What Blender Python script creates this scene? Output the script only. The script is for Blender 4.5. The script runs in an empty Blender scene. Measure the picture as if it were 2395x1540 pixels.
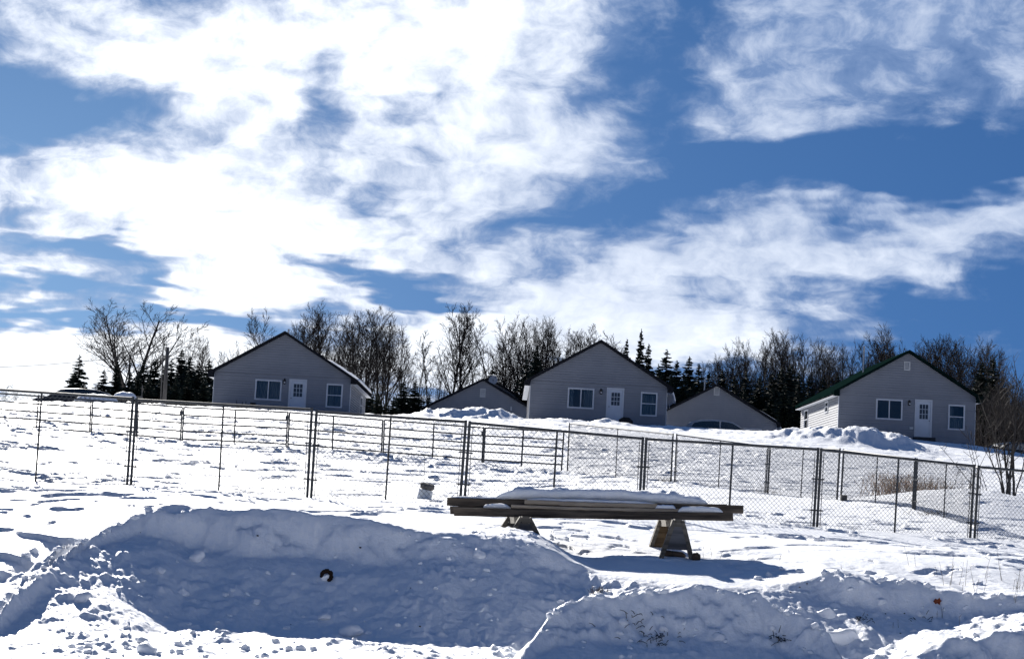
import bpy, math, random
import numpy as np
from mathutils import Vector, Matrix

C = bpy.context.scene
COL = C.collection
R = math.radians

# ---------------------------------------------------------------- camera
FL, ROLL, PITCH, EYE = 4400.0, R(3.0), math.atan(449.0 / 4400.0), 1.6
K = FL / 2600.0                         # the distances below were first paced out for a wider lens
cam_d = bpy.data.cameras.new('camera')
cam = bpy.data.objects.new('camera', cam_d)
COL.objects.link(cam)
cam_d.sensor_width = 36.0
cam_d.lens = 36.0 * FL / 2394.0
cam_d.clip_start, cam_d.clip_end = 0.1, 8000
cam.location = (0, 0, EYE)
cam.rotation_mode = 'XYZ'
cam.matrix_world = Matrix.Translation((0, 0, EYE)) @ Matrix.Rotation(R(90) + PITCH, 4, 'X') @ Matrix.Rotation(ROLL, 4, 'Z')
C.camera = cam

# ---------------------------------------------------------------- sun and sky
SUN_AZ, SUN_EL = R(-17), R(23)          # azimuth measured from straight ahead, left is negative
SUN_DIR = Vector((math.sin(SUN_AZ) * math.cos(SUN_EL), math.cos(SUN_AZ) * math.cos(SUN_EL), math.sin(SUN_EL)))
sd = bpy.data.lights.new('sun', 'SUN')
sd.energy, sd.angle, sd.color = 5.0, R(0.53), (1.0, 0.96, 0.9)
sun = bpy.data.objects.new('sun', sd)
COL.objects.link(sun)
sun.rotation_euler = (-SUN_DIR).to_track_quat('-Z', 'Y').to_euler()
sun.location = (-20, 30, 40)
C.view_settings.view_transform = 'Standard'
C.view_settings.look = 'None'
C.view_settings.gamma = 1.0
C.view_settings.use_curve_mapping = False
C.view_settings.exposure = 1.05


def ray(px, py):
    """direction in the world (not normalised, y forward) seen at a point of the 2394 x 1540 view"""
    u, v = px - 1197.0, py - 770.0
    a = u * math.cos(ROLL) + v * math.sin(ROLL)
    b = u * math.sin(ROLL) - v * math.cos(ROLL)
    return (a, FL * math.cos(PITCH) - b * math.sin(PITCH), FL * math.sin(PITCH) + b * math.cos(PITCH))


def at(px, py, d):
    x, y, z = ray(px, py)
    d = d * K
    return Vector((x * d / y, d, EYE + z * d / y))


def azel(px, py):
    x, y, z = ray(px, py)
    return math.atan2(x, y), math.atan2(z, math.hypot(x, y))


class NT:
    """small helper for building node trees"""
    def __init__(s, tree):
        s.t = tree
        s.n = tree.nodes
        s.l = tree.links

    def new(s, kind, **kw):
        n = s.n.new(kind)
        for k, v in kw.items():
            setattr(n, k, v)
        return n

    def put(s, sock, val):
        if val is None:
            return
        if isinstance(val, bpy.types.NodeSocket):
            s.l.new(val, sock)
        else:
            sock.default_value = val

    def m(s, op, a, b=None, c=None, clamp=False):
        n = s.new('ShaderNodeMath', operation=op, use_clamp=clamp)
        for i, v in enumerate((a, b, c)):
            if v is not None:
                s.put(n.inputs[i], v)
        return n.outputs[0]

    def v(s, op, a, b=None, scale=None):
        n = s.new('ShaderNodeVectorMath', operation=op)
        s.put(n.inputs[0], a)
        if b is not None:
            s.put(n.inputs[1], b)
        if scale is not None:
            s.put(n.inputs['Scale'], scale)
        return n.outputs['Value'] if op in ('LENGTH', 'DOT_PRODUCT') else n.outputs[0]

    def smooth(s, x, lo, hi, a=0.0, b=1.0):
        n = s.new('ShaderNodeMapRange', interpolation_type='SMOOTHSTEP')
        for k, val in (('Value', x), ('From Min', lo), ('From Max', hi), ('To Min', a), ('To Max', b)):
            s.put(n.inputs[k], val)
        return n.outputs[0]

    def noise(s, vec, scale, detail=4.0, rough=0.55, dist=0.0):
        n = s.new('ShaderNodeTexNoise')
        s.put(n.inputs['Vector'], vec)
        n.inputs['Scale'].default_value = scale
        n.inputs['Detail'].default_value = detail
        n.inputs['Roughness'].default_value = rough
        n.inputs['Distortion'].default_value = dist
        return n

    def mix(s, fac, a, b):
        n = s.new('ShaderNodeMix', data_type='RGBA')
        s.put(n.inputs[0], fac)
        s.put(n.inputs[6], a if isinstance(a, bpy.types.NodeSocket) else tuple(a) + (1.0,))
        s.put(n.inputs[7], b if isinstance(b, bpy.types.NodeSocket) else tuple(b) + (1.0,))
        return n.outputs[2]


W = bpy.data.worlds.new('World')
C.world = W
W.use_nodes = True
W.node_tree.nodes.clear()
k = NT(W.node_tree)
tc = k.new('ShaderNodeTexCoord')
dirv = tc.outputs['Generated']
sky = k.new('ShaderNodeTexSky', sky_type='NISHITA')
sky.sun_disc = False
sky.sun_elevation, sky.sun_rotation = SUN_EL, SUN_AZ
sky.altitude, sky.air_density, sky.dust_density, sky.ozone_density = 300, 1.0, 0.4, 2.0
SKY_STRENGTH = 0.05
lift = k.v('NORMALIZE', k.v('ADD', dirv, (0, 0, 0.42)))
k.l.new(lift, sky.inputs[0])
sx = k.new('ShaderNodeSeparateXYZ')
k.l.new(dirv, sx.inputs[0])
az = k.m('ARCTAN2', sx.outputs[0], sx.outputs[1])
el = k.m('ARCSINE', sx.outputs[2])
# cloud deck: the direction is carried to a plane far overhead so clouds flatten towards the horizon
zz = k.m('ADD', k.m('MAXIMUM', sx.outputs[2], 0.0), 0.10)
cp = k.new('ShaderNodeCombineXYZ')
k.l.new(k.m('DIVIDE', sx.outputs[0], zz), cp.inputs[0])
k.l.new(k.m('DIVIDE', sx.outputs[1], zz), cp.inputs[1])
deck = cp.outputs[0]
warp = k.noise(deck, 1.6, 4.0, 0.6)
wv = k.v('SCALE', k.v('SUBTRACT', warp.outputs['Color'], (0.5, 0.5, 0.5)), scale=0.10)
ae = k.new('ShaderNodeCombineXYZ')
k.l.new(az, ae.inputs[0])
k.l.new(el, ae.inputs[1])
aew = k.v('ADD', ae.outputs[0], wv)
#        px    py    rx   ry  rot  weight  (angles of cloud banks and of gaps between them)
BANKS = [(330, 470, 800, 330, 0, 2.2), (800, 130, 800, 300, 8, 1.7), (1100, 330, 470, 300, 20, 1.3), (1270, 110, 330, 260, 0, 1.0), (1120, 30, 420, 160, 0, .9), (150, 60, 620, 190, 0, 1.3), (560, 210, 420, 160, 0, .9),
         (700, 560, 620, 200, 3, 1.3), (330, 650, 450, 130, 3, .7), (1450, 380, 280, 130, 12, 1.3), (1200, 420, 420, 170, 10, .8), (1040, 480, 300, 110, 0, .6),
         (1880, 130, 480, 230, 4, 1.3), (2150, 120, 260, 190, 4, .7), (2190, -10, 600, 150, 5, 1.2), (2394, 150, 230, 180, 0, 1.2), (1850, 290, 300, 80, 8, .5), (2120, 300, 240, 70, 20, .4), (1420, 20, 260, 120, 0, .5),
         (1500, 645, 960, 90, -4, 1.7), (1900, 605, 620, 80, -6, 1.3), (2390, 520, 420, 62, -5, 2.6), (1800, 500, 260, 45, -5, .6), (1050, 580, 400, 60, 3, .8),
         (1500, 760, 620, 130, -2, 2.3), (1900, 730, 180, 45, 0, .6), (600, 860, 900, 110, 0, 2.6), (60, 900, 600, 110, 0, 2.6), (620, 680, 380, 70, 0, 1.2), (1200, 800, 620, 130, 0, 2.8), (1500, 840, 700, 90, 0, 1.6), (100, 690, 300, 60, 2, .6),
         (200, 235, 380, 95, 6, -1.9), (20, 170, 250, 120, 0, -.9), (10, 330, 90, 60, 0, -1.4), (755, 262, 70, 150, 5, -1.5), (1000, 300, 330, 110, -12, -.55), (880, 420, 200, 60, 6, -.4), (985, 250, 180, 45, -15, -.8),
         (220, 605, 280, 50, 8, -2.3), (270, 665, 150, 65, 0, -1.2), (520, 510, 75, 32, -25, -1.1), (60, 480, 55, 45, 0, -.9), (230, 570, 60, 40, -30, -.7),
         (900, 645, 340, 50, 6, -1.8), (980, 690, 280, 34, 2, -2.2), (90, 750, 360, 70, 4, -1.6), (450, 748, 250, 45, 8, -1.9), (900, 460, 240, 45, 8, -.9),
         (1560, 130, 150, 260, 15, -.8), (1300, 530, 320, 60, 0, -.9), (2150, 760, 420, 100, 0, -1.0), (1950, 410, 900, 120, -2, -2.0)]
D = None
for px, py, rx, ry, rot, w in BANKS:
    a, e = azel(px, py)
    mp = k.new('ShaderNodeMapping', vector_type='TEXTURE')
    k.l.new(aew, mp.inputs[0])
    mp.inputs['Location'].default_value = (a, e, 0)
    mp.inputs['Rotation'].default_value = (0, 0, -R(rot) + ROLL * 0.6)
    mp.inputs['Scale'].default_value = (rx / FL, ry / FL, 1)
    g = k.new('ShaderNodeTexGradient', gradient_type='SPHERICAL')
    k.l.new(mp.outputs[0], g.inputs[0])
    D = k.m('MULTIPLY_ADD', g.outputs['Fac'], w, D if D is not None else 0.0)
mp = k.new('ShaderNodeMapping')
mp.inputs['Rotation'].default_value = (0, 0, R(-6))
mp.inputs['Scale'].default_value = (9.5, 15.0, 1)
k.l.new(k.v('ADD', ae.outputs[0], k.v('SCALE', wv, scale=0.35)), mp.inputs[0])
fbn = k.noise(mp.outputs[0], 1.0, 10.0, 0.60, 0.25)
fb = fbn.outputs['Fac']
fine = k.noise(mp.outputs[0], 4.0, 9.0, 0.62, 0.25).outputs['Fac']
D = k.m('ADD', D, k.m('MULTIPLY', k.m('SUBTRACT', fb, 0.56), 3.2))
D = k.m('ADD', D, k.m('MULTIPLY', k.m('SUBTRACT', fine, 0.5), 2.2))
cover = k.smooth(D, -0.35, 1.25)
thick = k.smooth(D, 0.3, 2.3)
cosang = k.v('DOT_PRODUCT', dirv, tuple(SUN_DIR))
near_sun = k.smooth(cosang, 0.905, 0.975)
low = k.smooth(el, 0.19, 0.07)
lit = k.m('ADD', k.m('MULTIPLY', near_sun, 0.56), k.m('MULTIPLY', low, 0.40))
bright = k.m('MULTIPLY', k.m('ADD', lit, 0.20), k.m('ADD', k.m('MULTIPLY', thick, 1.0), 0.25))
bright = k.m('ADD', bright, k.m('MULTIPLY', k.m('SUBTRACT', fine, 0.5), 0.9))
bright = k.m('ADD', bright, k.m('MULTIPLY', k.m('SUBTRACT', fb, 0.5), 0.35), clamp=True)
ccol = k.mix(bright, (0.115, 0.17, 0.29), (0.60, 0.625, 0.66))
hs = k.new('ShaderNodeHueSaturation')
hs.inputs['Saturation'].default_value = 1.12
hs.inputs['Value'].default_value = 1.0
k.l.new(sky.outputs[0], hs.inputs['Color'])
sk2 = k.v('MULTIPLY', hs.outputs[0], (SKY_STRENGTH * 0.33, SKY_STRENGTH * 0.56, SKY_STRENGTH * 0.80))
allc = k.mix(cover, sk2, ccol)
bg = k.new('ShaderNodeBackground')
k.l.new(allc, bg.inputs[0])
bg.inputs[1].default_value = 1.0
wo = k.new('ShaderNodeOutputWorld')
k.l.new(bg.outputs[0], wo.inputs[0])

# ---------------------------------------------------------------- noise on arrays
def vnoise(x, y, seed):
    tab = np.random.RandomState(seed).rand(256, 256)
    xi, yi = np.floor(x).astype(np.int64), np.floor(y).astype(np.int64)
    fx, fy = x - xi, y - yi
    fx = fx * fx * fx * (fx * (fx * 6 - 15) + 10)
    fy = fy * fy * fy * (fy * (fy * 6 - 15) + 10)
    a, b = tab[xi & 255, yi & 255], tab[(xi + 1) & 255, yi & 255]
    c, d = tab[xi & 255, (yi + 1) & 255], tab[(xi + 1) & 255, (yi + 1) & 255]
    return (a * (1 - fx) + b * fx) * (1 - fy) + (c * (1 - fx) + d * fx) * fy


def fbm(x, y, octs, seed, gain=0.5):
    s, amp, tot = 0.0, 1.0, 0.0
    for i in range(octs):
        s = s + amp * vnoise(x + 17.3 * i, y - 9.1 * i, seed + i)
        tot += amp
        amp *= gain
        x, y = x * 2.03, y * 2.03
    return s / tot


def sst(x, a, b):
    t = np.clip((x - a) / (b - a), 0, 1)
    return t * t * (3 - 2 * t)


# ---------------------------------------------------------------- shape of the snowy ground
GP = [  # seen at (px, py) at depth d
    (1800, 1319, 13.8), (2000, 1318, 13.6), (2200, 1335, 13.4), (2380, 1350, 13.3), (2000, 1280, 15.6), (2300, 1296, 15.8), (1700, 1255, 16.5), (1400, 1222, 16.6), (900, 1190, 16.6), (300, 1155, 16.4),
    (60, 1128, 19.3), (302, 1133, 19.1), (510, 1146, 19), (726, 1165, 18.8), (905, 1168, 18.8), (1085, 1178, 18.8), (1300, 1188, 19),
    (1500, 1200, 19.2), (1700, 1212, 19.4), (1905, 1232, 19.5), (2095, 1244, 19.8), (2271, 1258, 20), (2394, 1264, 20.2),
    (90, 1001, 37), (215, 1012, 37), (428, 1031, 37), (675, 1045, 37), (897, 1062, 37), (1133, 1081, 36.5), (1322, 1100, 35.5),
    (1450, 1112, 33), (1575, 1125, 30.5), (1690, 1137, 29.4), (1790, 1150, 28.4), (1875, 1163, 27.1), (1962, 1175, 25.8), (2045, 1186, 24.6), (2137, 1197, 23.3), (2290, 1212, 22.3),
    (0, 943, 58), (150, 944, 60), (300, 948, 62), (500, 956, 64.5), (700, 966, 64.5), (845, 971, 64.5), (1100, 980, 62), (1240, 985, 64), (1558, 998, 64), (1680, 1003, 62), (1800, 1008, 64), (2000, 1012, 64),
    (2281, 1041, 64.5), (2394, 1062, 62),
    (1800, 1085, 42), (2100, 1105, 42), (2350, 1120, 42), (2350, 1160, 32),
    (1700, 1012, 58), (2050, 1030, 57), (2200, 1050, 57)]
GZ = [  # height z at world (x, y)
    (-12, 17, .2), (-5, 17, .22), (0, 17, .22), (5, 17, .22), (12, 17, .22), (0, 10, .1), (-6, 10, .1), (6, 10, .1),
    (-9, 25.5, 1.62), (-5, 25.8, 1.58), (-2.2, 25.8, 1.48), (0.3, 25.2, 1.36), (1.5, 25.0, 1.26), (2.6, 24.6, 1.24),
    (-60, 140, 6.8), (-30, 140, 7.3), (0, 140, 7.6), (30, 140, 7.6), (60, 140, 7.0), (-60, 185, 6.5), (0, 185, 7.6), (60, 185, 7.2)]
_P = [tuple(at(*g)) for g in GP] + GZ
_P = np.array(_P)


def uv_of(x, y):
    a = np.clip(np.arctan2(x, y), -0.42, 0.42)
    d = np.clip(np.hypot(x, y) * np.cos(a), 9.0, 190.0)
    return np.tan(a) * 15.0, np.log(d) * 4.0


_u, _v = uv_of(_P[:, 0], _P[:, 1])
_n = len(_P)


def tps(r2):
    return 0.5 * r2 * np.log(r2 + 1e-9)


_A = np.zeros((_n + 3, _n + 3))
_A[:_n, :_n] = tps((_u[:, None] - _u) ** 2 + (_v[:, None] - _v) ** 2) + np.eye(_n) * 0.03
_A[:_n, _n:] = np.c_[np.ones(_n), _u, _v]
_A[_n:, :_n] = _A[:_n, _n:].T
_w = np.linalg.solve(_A, np.r_[_P[:, 2], 0, 0, 0])


def base_z(x, y):
    u, v = uv_of(x, y)
    out = _w[_n] + _w[_n + 1] * u + _w[_n + 2] * v
    for i in range(_n):
        out = out + _w[i] * tps((u - _u[i]) ** 2 + (v - _v[i]) ** 2)
    r = np.hypot(x, y)
    return out - np.clip((r - 190) * 0.04, 0, 40)


def rim(pts):
    q = np.array([tuple(at(*p)) for p in pts])
    return q[np.argsort(q[:, 0])]


RIM_A = rim([(-260, 1420, 11.2), (-80, 1390, 11.5), (0, 1372, 11.8), (30, 1355, 11.85), (90, 1340, 11.9), (130, 1287, 12.4), (150, 1266, 12.6), (210, 1254, 12.9), (240, 1237, 13.1), (285, 1219, 13.3), (345, 1189, 13.5), (370, 1180, 13.5), (400, 1179, 13.5), (425, 1183, 13.5), (480, 1192, 13.5), (600, 1187, 13.5), (690, 1193, 13.5), (750, 1202, 13.5), (810, 1208, 13.5), (900, 1222, 13.5), (1000, 1252, 13.5), (1090, 1285, 13.5), (1197, 1294, 13.5), (1297, 1307, 13.4), (1362, 1322, 13.4), (1407, 1340, 13.3), (1467, 1356, 13.2), (1560, 1368, 13.0), (1680, 1366, 13.0), (1762, 1357, 13.1), (1787, 1337, 13.1), (1842, 1325, 13.1), (1912, 1331, 13.1), (1972, 1330, 13.0), (2007, 1342, 13.0), (2057, 1357, 12.9), (2127, 1358, 12.9), (2197, 1377, 12.8), (2262, 1382, 12.7), (2297, 1392, 12.7), (2394, 1387, 12.6), (2600, 1395, 12.6)])
RIM_B = rim([(1130, 1600, 10.5), (1197, 1540, 10.9), (1242, 1507, 11.05), (1272, 1457, 11.25), (1307, 1412, 11.4), (1372, 1397, 11.45), (1457, 1390, 11.45), (1540, 1378, 11.45), (1627, 1371, 11.45), (1677, 1375, 11.45), (1727, 1387, 11.4), (1792, 1402, 11.35), (1827, 1422, 11.3), (1862, 1437, 11.2), (1902, 1457, 11.15), (1917, 1477, 11.1), (1947, 1500, 11.0), (1975, 1545, 10.8), (2010, 1600, 10.6)])
RIM_D = rim([(2080, 1570, 11.0), (2147, 1527, 11.3), (2177, 1507, 11.4), (2222, 1499, 11.4), (2297, 1500, 11.4), (2394, 1467, 11.4), (2520, 1450, 11.4), (2700, 1450, 11.4)])


def ground_z(x, y, detail=True):
    x, y = np.asarray(x, float), np.asarray(y, float)
    z = base_z(x, y)
    # far snow heaps left by the plough near the houses
    for px, py, d, rx, ry, h in HEAPS:
        p = at(px, py, d)
        g = np.exp(-(((x - p.x) / rx) ** 2 + ((y - p.y) / (ry * 1.4)) ** 2))
        sel = g > .01
        if sel.any():
            xs, ys = x[sel], y[sel]
            rg_ = 0.0 if d < 30 else 1.0
            z[sel] += h * g[sel] * (1 + rg_ * 1.1 * (fbm(xs * 1.1 + 3, ys * 0.8, 4, 77) - .5)) + .16 * rg_ * np.minimum(1, 3 * g[sel]) * (fbm(xs * 2.5, ys * 1.6, 4, 79) - .5)
    near = (y < 44) & (y > 6) & (np.abs(x) < 18)
    if near.any():
        z[near] = near_z(x[near], y[near], z[near], detail)
    if detail:
        yr_all = np.interp(x, RIM_A[:, 0], RIM_A[:, 1])
        fld = sst(y - yr_all, 0.1, 1.6) * sst(260 - np.hypot(x, y), 0, 80) * (np.abs(x) < y)
        ang = 0.22
        xr, yr2 = x * math.cos(ang) + y * math.sin(ang), -x * math.sin(ang) + y * math.cos(ang)
        nw = sst(y, 36, 50)

        def sas(f, seed, kk, slope):
            """ledges cut by the wind: slow rise, sharp drop towards the viewer"""
            n = fbm(xr * f * 0.8, yr2 * f * 1.0, 4, seed, 0.5) * kk - y * slope
            fr = n - np.floor(n)
            return np.where(fr < 0.96, fr / 0.96, (1 - fr) / 0.04) - 0.5
        m1 = sst(fbm(x * 1.1, y * 0.8, 3, 91), 0.50, 0.68)
        m2 = sst(fbm(x * 0.3, y * 0.22, 3, 97), 0.36, 0.60)
        m3 = sst(fbm(x * 2.1, y * 1.2, 3, 93), 0.48, 0.62)
        z = z + fld * (1 - nw) * (1 + .7 * sst(-x / np.maximum(y, 1), .05, .2)) * (0.044 * m1 * sas(0.9, 61, 2.4, 0.40) + 0.030 * m3 * sas(1.7, 63, 2.2, .6))
        rt = 1 - .42 * sst(x / np.maximum(y, 1), 0.0, .12)
        m4 = sst(fbm(x * 0.9, y * 0.5, 3, 95), 0.44, 0.60)
        z = z + fld * nw * rt * (0.085 * m4 * sas(0.5, 71, 2.6, 0.24) + 0.075 * m1 * sas(0.9, 73, 2.2, 0.4))
        z = z + fld * nw * sst(np.hypot(x, y), 45, 70) * rt * 0.095 * m2 * sas(0.7, 75, 3.0, 0.22)
    return z


def near_z(xn, yn, fn, detail):
    wob = (fbm(xn * 2.3, xn * 0 + 4.4, 4, 5) - 0.5)
    wob2 = (fbm(xn * 6.0, yn * 6.0, 3, 8) - 0.5)
    floor = 0.23 + 0.07 * (fbm(xn * 0.7, yn * 0.7, 3, 31) - 0.5) + 0.015 * (yn - 18) + .40 * sst(yn, 18.0, 20.4) * sst(-xn, 3.2, 4.4)
    yr0 = np.interp(xn, RIM_A[:, 0], RIM_A[:, 1])
    zr = np.interp(xn, RIM_A[:, 0], RIM_A[:, 2]) + 0.07 * wob + 0.05 * wob2
    # main bank
    yr = yr0 + 0.12 * wob + 0.10 * wob2

    def wall(s):
        return zr - (zr - floor) * (0.40 * sst(s, -.05, .45) + 0.60 * sst(s, .1, 2.6))
    s = yr - yn
    w0 = wall(s)
    s2 = s + (0.30 * (fbm(xn * 1.7, w0 * 2.6 + 7, 5, 15, .52) - 0.5) + .07 * (fbm(xn * 7, w0 * 8, 4, 19, .6) - .5)) * sst(s, 0.0, 0.2) if detail else s
    back = fn + (zr - fn) * np.exp(-(np.minimum(s, 0) / 1.7) ** 2)
    zn = np.where(s > 0, wall(s2), back)
    # trodden ridge in front of the timbers, small hollow beside it
    p = at(1120, 1248, 14.15)
    zn = zn + (p.z + .09 - zn) * np.exp(-(((xn - p.x - .1) / 0.95) ** 4) - ((yn - p.y) / np.where(yn < p.y, 1.6, .5)) ** 2)
    p = at(1565, 1335, 13.55)
    zn = zn - 0.13 * np.exp(-((xn - p.x) / 0.45) ** 4 - ((yn - p.y + .1) / 0.32) ** 4)
    p = at(1610, 1302, 14.2)                                # snow the right sawhorse stands on, easing down to the berms
    tgt = p.z - .01 - .135 * np.clip(p.y - yn, 0, 3)
    wgt = np.exp(-(((xn - p.x) / 1.35) ** 4)) * sst(yn, 21.2, 22.0) * (1 - sst(yn, p.y + .9, p.y + 1.6))
    zn = zn + (tgt - zn) * wgt
    # front berm, right of centre
    yb = np.interp(xn, RIM_B[:, 0], RIM_B[:, 1]) + 0.10 * wob + 0.10 * wob2
    zb = np.interp(xn, RIM_B[:, 0], RIM_B[:, 2], left=-2, right=-2) + 0.07 * wob + 0.05 * wob2
    s = yb - yn
    fl2 = floor - 0.10

    def front(s, zt, a, b_):
        return zt - (zt - fl2) * (0.55 * sst(s, -.04, a) + 0.45 * sst(s, .1, b_))
    w0 = front(s, zb, .5, 1.9)
    s2 = s + (0.32 * (fbm(xn * 2.0, w0 * 2.8 + 3, 5, 25, .55) - 0.5) + .10 * (fbm(xn * 7, w0 * 8, 4, 29, .6) - .5)) * sst(s, 0, .12) if detail else s
    berm = np.where(s > 0, front(s2, zb, .5, 1.9), zb - 0.42 * sst(-s, 0.15, 1.3) - 0.15 * np.clip(-s, 0, 4))
    zn = np.maximum(zn, berm)
    # right-hand corner berm
    yd = np.interp(xn, RIM_D[:, 0], RIM_D[:, 1]) + 0.1 * wob + .1 * wob2
    zd = np.interp(xn, RIM_D[:, 0], RIM_D[:, 2], left=-2) + 0.06 * wob + .05 * wob2
    s = yd - yn
    w0 = front(s, zd, .3, 1.6)
    s2 = s + 0.36 * (fbm(xn * 2.8, w0 * 3.4 + 13, 5, 35, .55) - 0.5) * sst(s, 0, .12) if detail else s
    berm = np.where(s > 0, front(s2, zd, .3, 1.6), zd + 0.04 * sst(-s, 0.1, 1.2) - 0.02 * np.clip(-s, 0, 4))
    zn = np.maximum(zn, np.where(xn > RIM_D[0, 0], berm, -9))
    if detail:
        infl = sst(yr - yn, -0.3, 0.4)                      # 1 on the ploughed side
        lump = fbm(xn * 3.2, yn * 2.6, 5, 41, 0.5) - 0.5
        m_ = sst(fbm(xn * 1.3, yn * 1.0, 2, 43), .45, .65)
        lump2 = np.maximum(0, fbm(xn * 6.5, yn * 5.5, 4, 45) - 0.52)
        zn = zn + infl * (0.05 * np.abs(fbm(xn * 9, yn * 7, 4, 47, .6) - 0.5) + 0.08 * lump + 0.16 * lump2 * m_)
        p = at(1200, 1262, 13.9)                            # trodden, crumbly snow before the timbers
        cr = np.exp(-((xn - p.x) / 1.2) ** 2 - ((yn - p.y) / 0.7) ** 2)
        zn = zn + cr * 0.10 * np.maximum(0, fbm(xn * 8, yn * 8, 3, 51) - 0.5)
    return zn


#        px   py    d    rx  ry   h
HEAPS = [(1015, 965, 59, 1.4, 1.0, .32), (1100, 965, 59, 1.7, 1.1, .38), (1170, 965, 59, 1.1, 1.0, .34),
         (1290, 985, 60, 1.1, .8, .15), (1345, 985, 60, .8, .7, .12), (1425, 985, 59, 1.1, .8, .26), (1560, 1000, 60, 1.5, 1, .1),
         (1640, 1000, 58, 1.8, 1.2, .05), (1745, 1000, 57, 1.4, 1, .10),
         (1850, 1005, 55, 1.5, 1.2, .38), (1985, 1010, 54, 1.7, 1.3, .55), (2060, 1015, 54, 1.5, 1.3, .46), (1930, 1010, 55, 1.5, 1.1, .15), (2130, 1025, 54, 1.0, 1.0, .22),
         (200, 930, 52, 1.8, 1.2, .12), (330, 935, 54, 2, 1.2, .15), (60, 940, 54, 2, 1.2, .12),
         (2330, 1165, 24.5, 2.3, 2.0, .30), (2200, 1150, 26, 1.9, 1.8, .22)]
_az = np.concatenate([np.linspace(-180, -20, 60, endpoint=False), np.linspace(-20, 20, 820), np.linspace(20, 180, 60, endpoint=False)[1:]])
_rr = np.concatenate([np.geomspace(0.4, 15, 22, endpoint=False), np.geomspace(15, 36, 600, endpoint=False), np.geomspace(36, 80, 480, endpoint=False),
                      np.geomspace(80, 125, 190, endpoint=False), np.geomspace(125, 3500, 50)])
_AZ, _RR = np.meshgrid(np.radians(_az), _rr)
gx, gy = (_RR * np.sin(_AZ)).ravel(), (_RR * np.cos(_AZ)).ravel()
gz = ground_z(gx, gy)
na, nr = len(_az), len(_rr)
idx = np.arange(na * nr).reshape(nr, na)
q = np.stack([idx[:-1], idx[1:], np.roll(idx, -1, 1)[1:], np.roll(idx, -1, 1)[:-1]], -1).reshape(-1, 4)[:, ::-1]
gm = bpy.data.meshes.new('snowy_ground')
gm.vertices.add(na * nr + 1)
gm.vertices.foreach_set('co', np.r_[np.stack([gx, gy, gz], 1).ravel(), [0, 0, float(gz[:na].mean())]])
fan = np.stack([np.full(na, na * nr), idx[0], np.roll(idx[0], -1)], 1)[:, ::-1]
gm.loops.add(q.size + fan.size)
gm.loops.foreach_set('vertex_index', np.r_[q.ravel(), fan.ravel()])
gm.polygons.add(len(q) + len(fan))
gm.polygons.foreach_set('loop_start', np.r_[np.arange(len(q)) * 4, len(q) * 4 + np.arange(len(fan)) * 3])
gm.polygons.foreach_set('use_smooth', np.ones(len(q) + len(fan), bool))
gm.update()
gm.validate()


def gz1(x, y):
    return float(ground_z(np.array([x]), np.array([y]))[0])


# ---------------------------------------------------------------- materials
MATS = {}


def mat(name, col, rough=0.7, var=0.15, scale=8.0, stretch=(1, 1, 1), bump=0.0, metal=0.0, spec=0.3, col2=None, detail=5.0):
    m_ = bpy.data.materials.new(name)
    m_.use_nodes = True
    m_.node_tree.nodes.clear()
    n = NT(m_.node_tree)
    out = n.new('ShaderNodeOutputMaterial')
    b = n.new('ShaderNodeBsdfPrincipled')
    n.l.new(b.outputs[0], out.inputs[0])
    t = n.new('ShaderNodeTexCoord')
    mp_ = n.new('ShaderNodeMapping')
    mp_.inputs['Scale'].default_value = stretch
    n.l.new(t.outputs['Object'], mp_.inputs[0])
    nz = n.noise(mp_.outputs[0], scale, detail, 0.6)
    c2 = col2 or tuple(c * (1 - var) for c in col)
    c1 = col if col2 else tuple(min(1, c * (1 + var)) for c in col)
    f = n.smooth(nz.outputs['Fac'], 0.3, 0.7)
    n.l.new(n.mix(f, c2, c1), b.inputs['Base Color'])
    b.inputs['Roughness'].default_value = rough
    b.inputs['Metallic'].default_value = metal
    b.inputs['Specular IOR Level'].default_value = spec
    if bump:
        bp = n.new('ShaderNodeBump')
        bp.inputs['Strength'].default_value = bump
        bp.inputs['Distance'].default_value = 0.02
        n.l.new(nz.outputs['Fac'], bp.inputs['Height'])
        n.l.new(bp.outputs[0], b.inputs['Normal'])
    MATS[name] = m_
    return m_


def snow_material():
    m_ = bpy.data.materials.new('snow')
    m_.use_nodes = True
    m_.node_tree.nodes.clear()
    n = NT(m_.node_tree)
    out = n.new('ShaderNodeOutputMaterial')
    b = n.new('ShaderNodeBsdfPrincipled')
    n.l.new(b.outputs[0], out.inputs[0])
    g = n.new('ShaderNodeNewGeometry')
    pos = g.outputs['Position']
    a_ = n.noise(pos, 14.0, 6.0, 0.6)
    c_ = n.noise(pos, 70.0, 3.0, 0.6)
    f = n.smooth(a_.outputs['Fac'], 0.3, 0.7)
    n.l.new(n.mix(f, (0.80, 0.83, 0.88), (0.87, 0.88, 0.90)), b.inputs['Base Color'])
    b.inputs['Roughness'].default_value = 0.6
    b.inputs['Specular IOR Level'].default_value = 0.25
    h = n.m('ADD', n.m('MULTIPLY', a_.outputs['Fac'], 1.0), n.m('MULTIPLY', c_.outputs['Fac'], 0.22))
    bp = n.new('ShaderNodeBump')
    bp.inputs['Strength'].default_value = 0.55
    bp.inputs['Distance'].default_value = 0.03
    n.l.new(h, bp.inputs['Height'])
    n.l.new(bp.outputs[0], b.inputs['Normal'])
    MATS['snow'] = m_
    return m_


SNOW = snow_material()
gm.materials.append(SNOW)
ground = bpy.data.objects.new('snowy_ground', gm)
COL.objects.link(ground)
ground['kind'] = 'structure'


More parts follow.
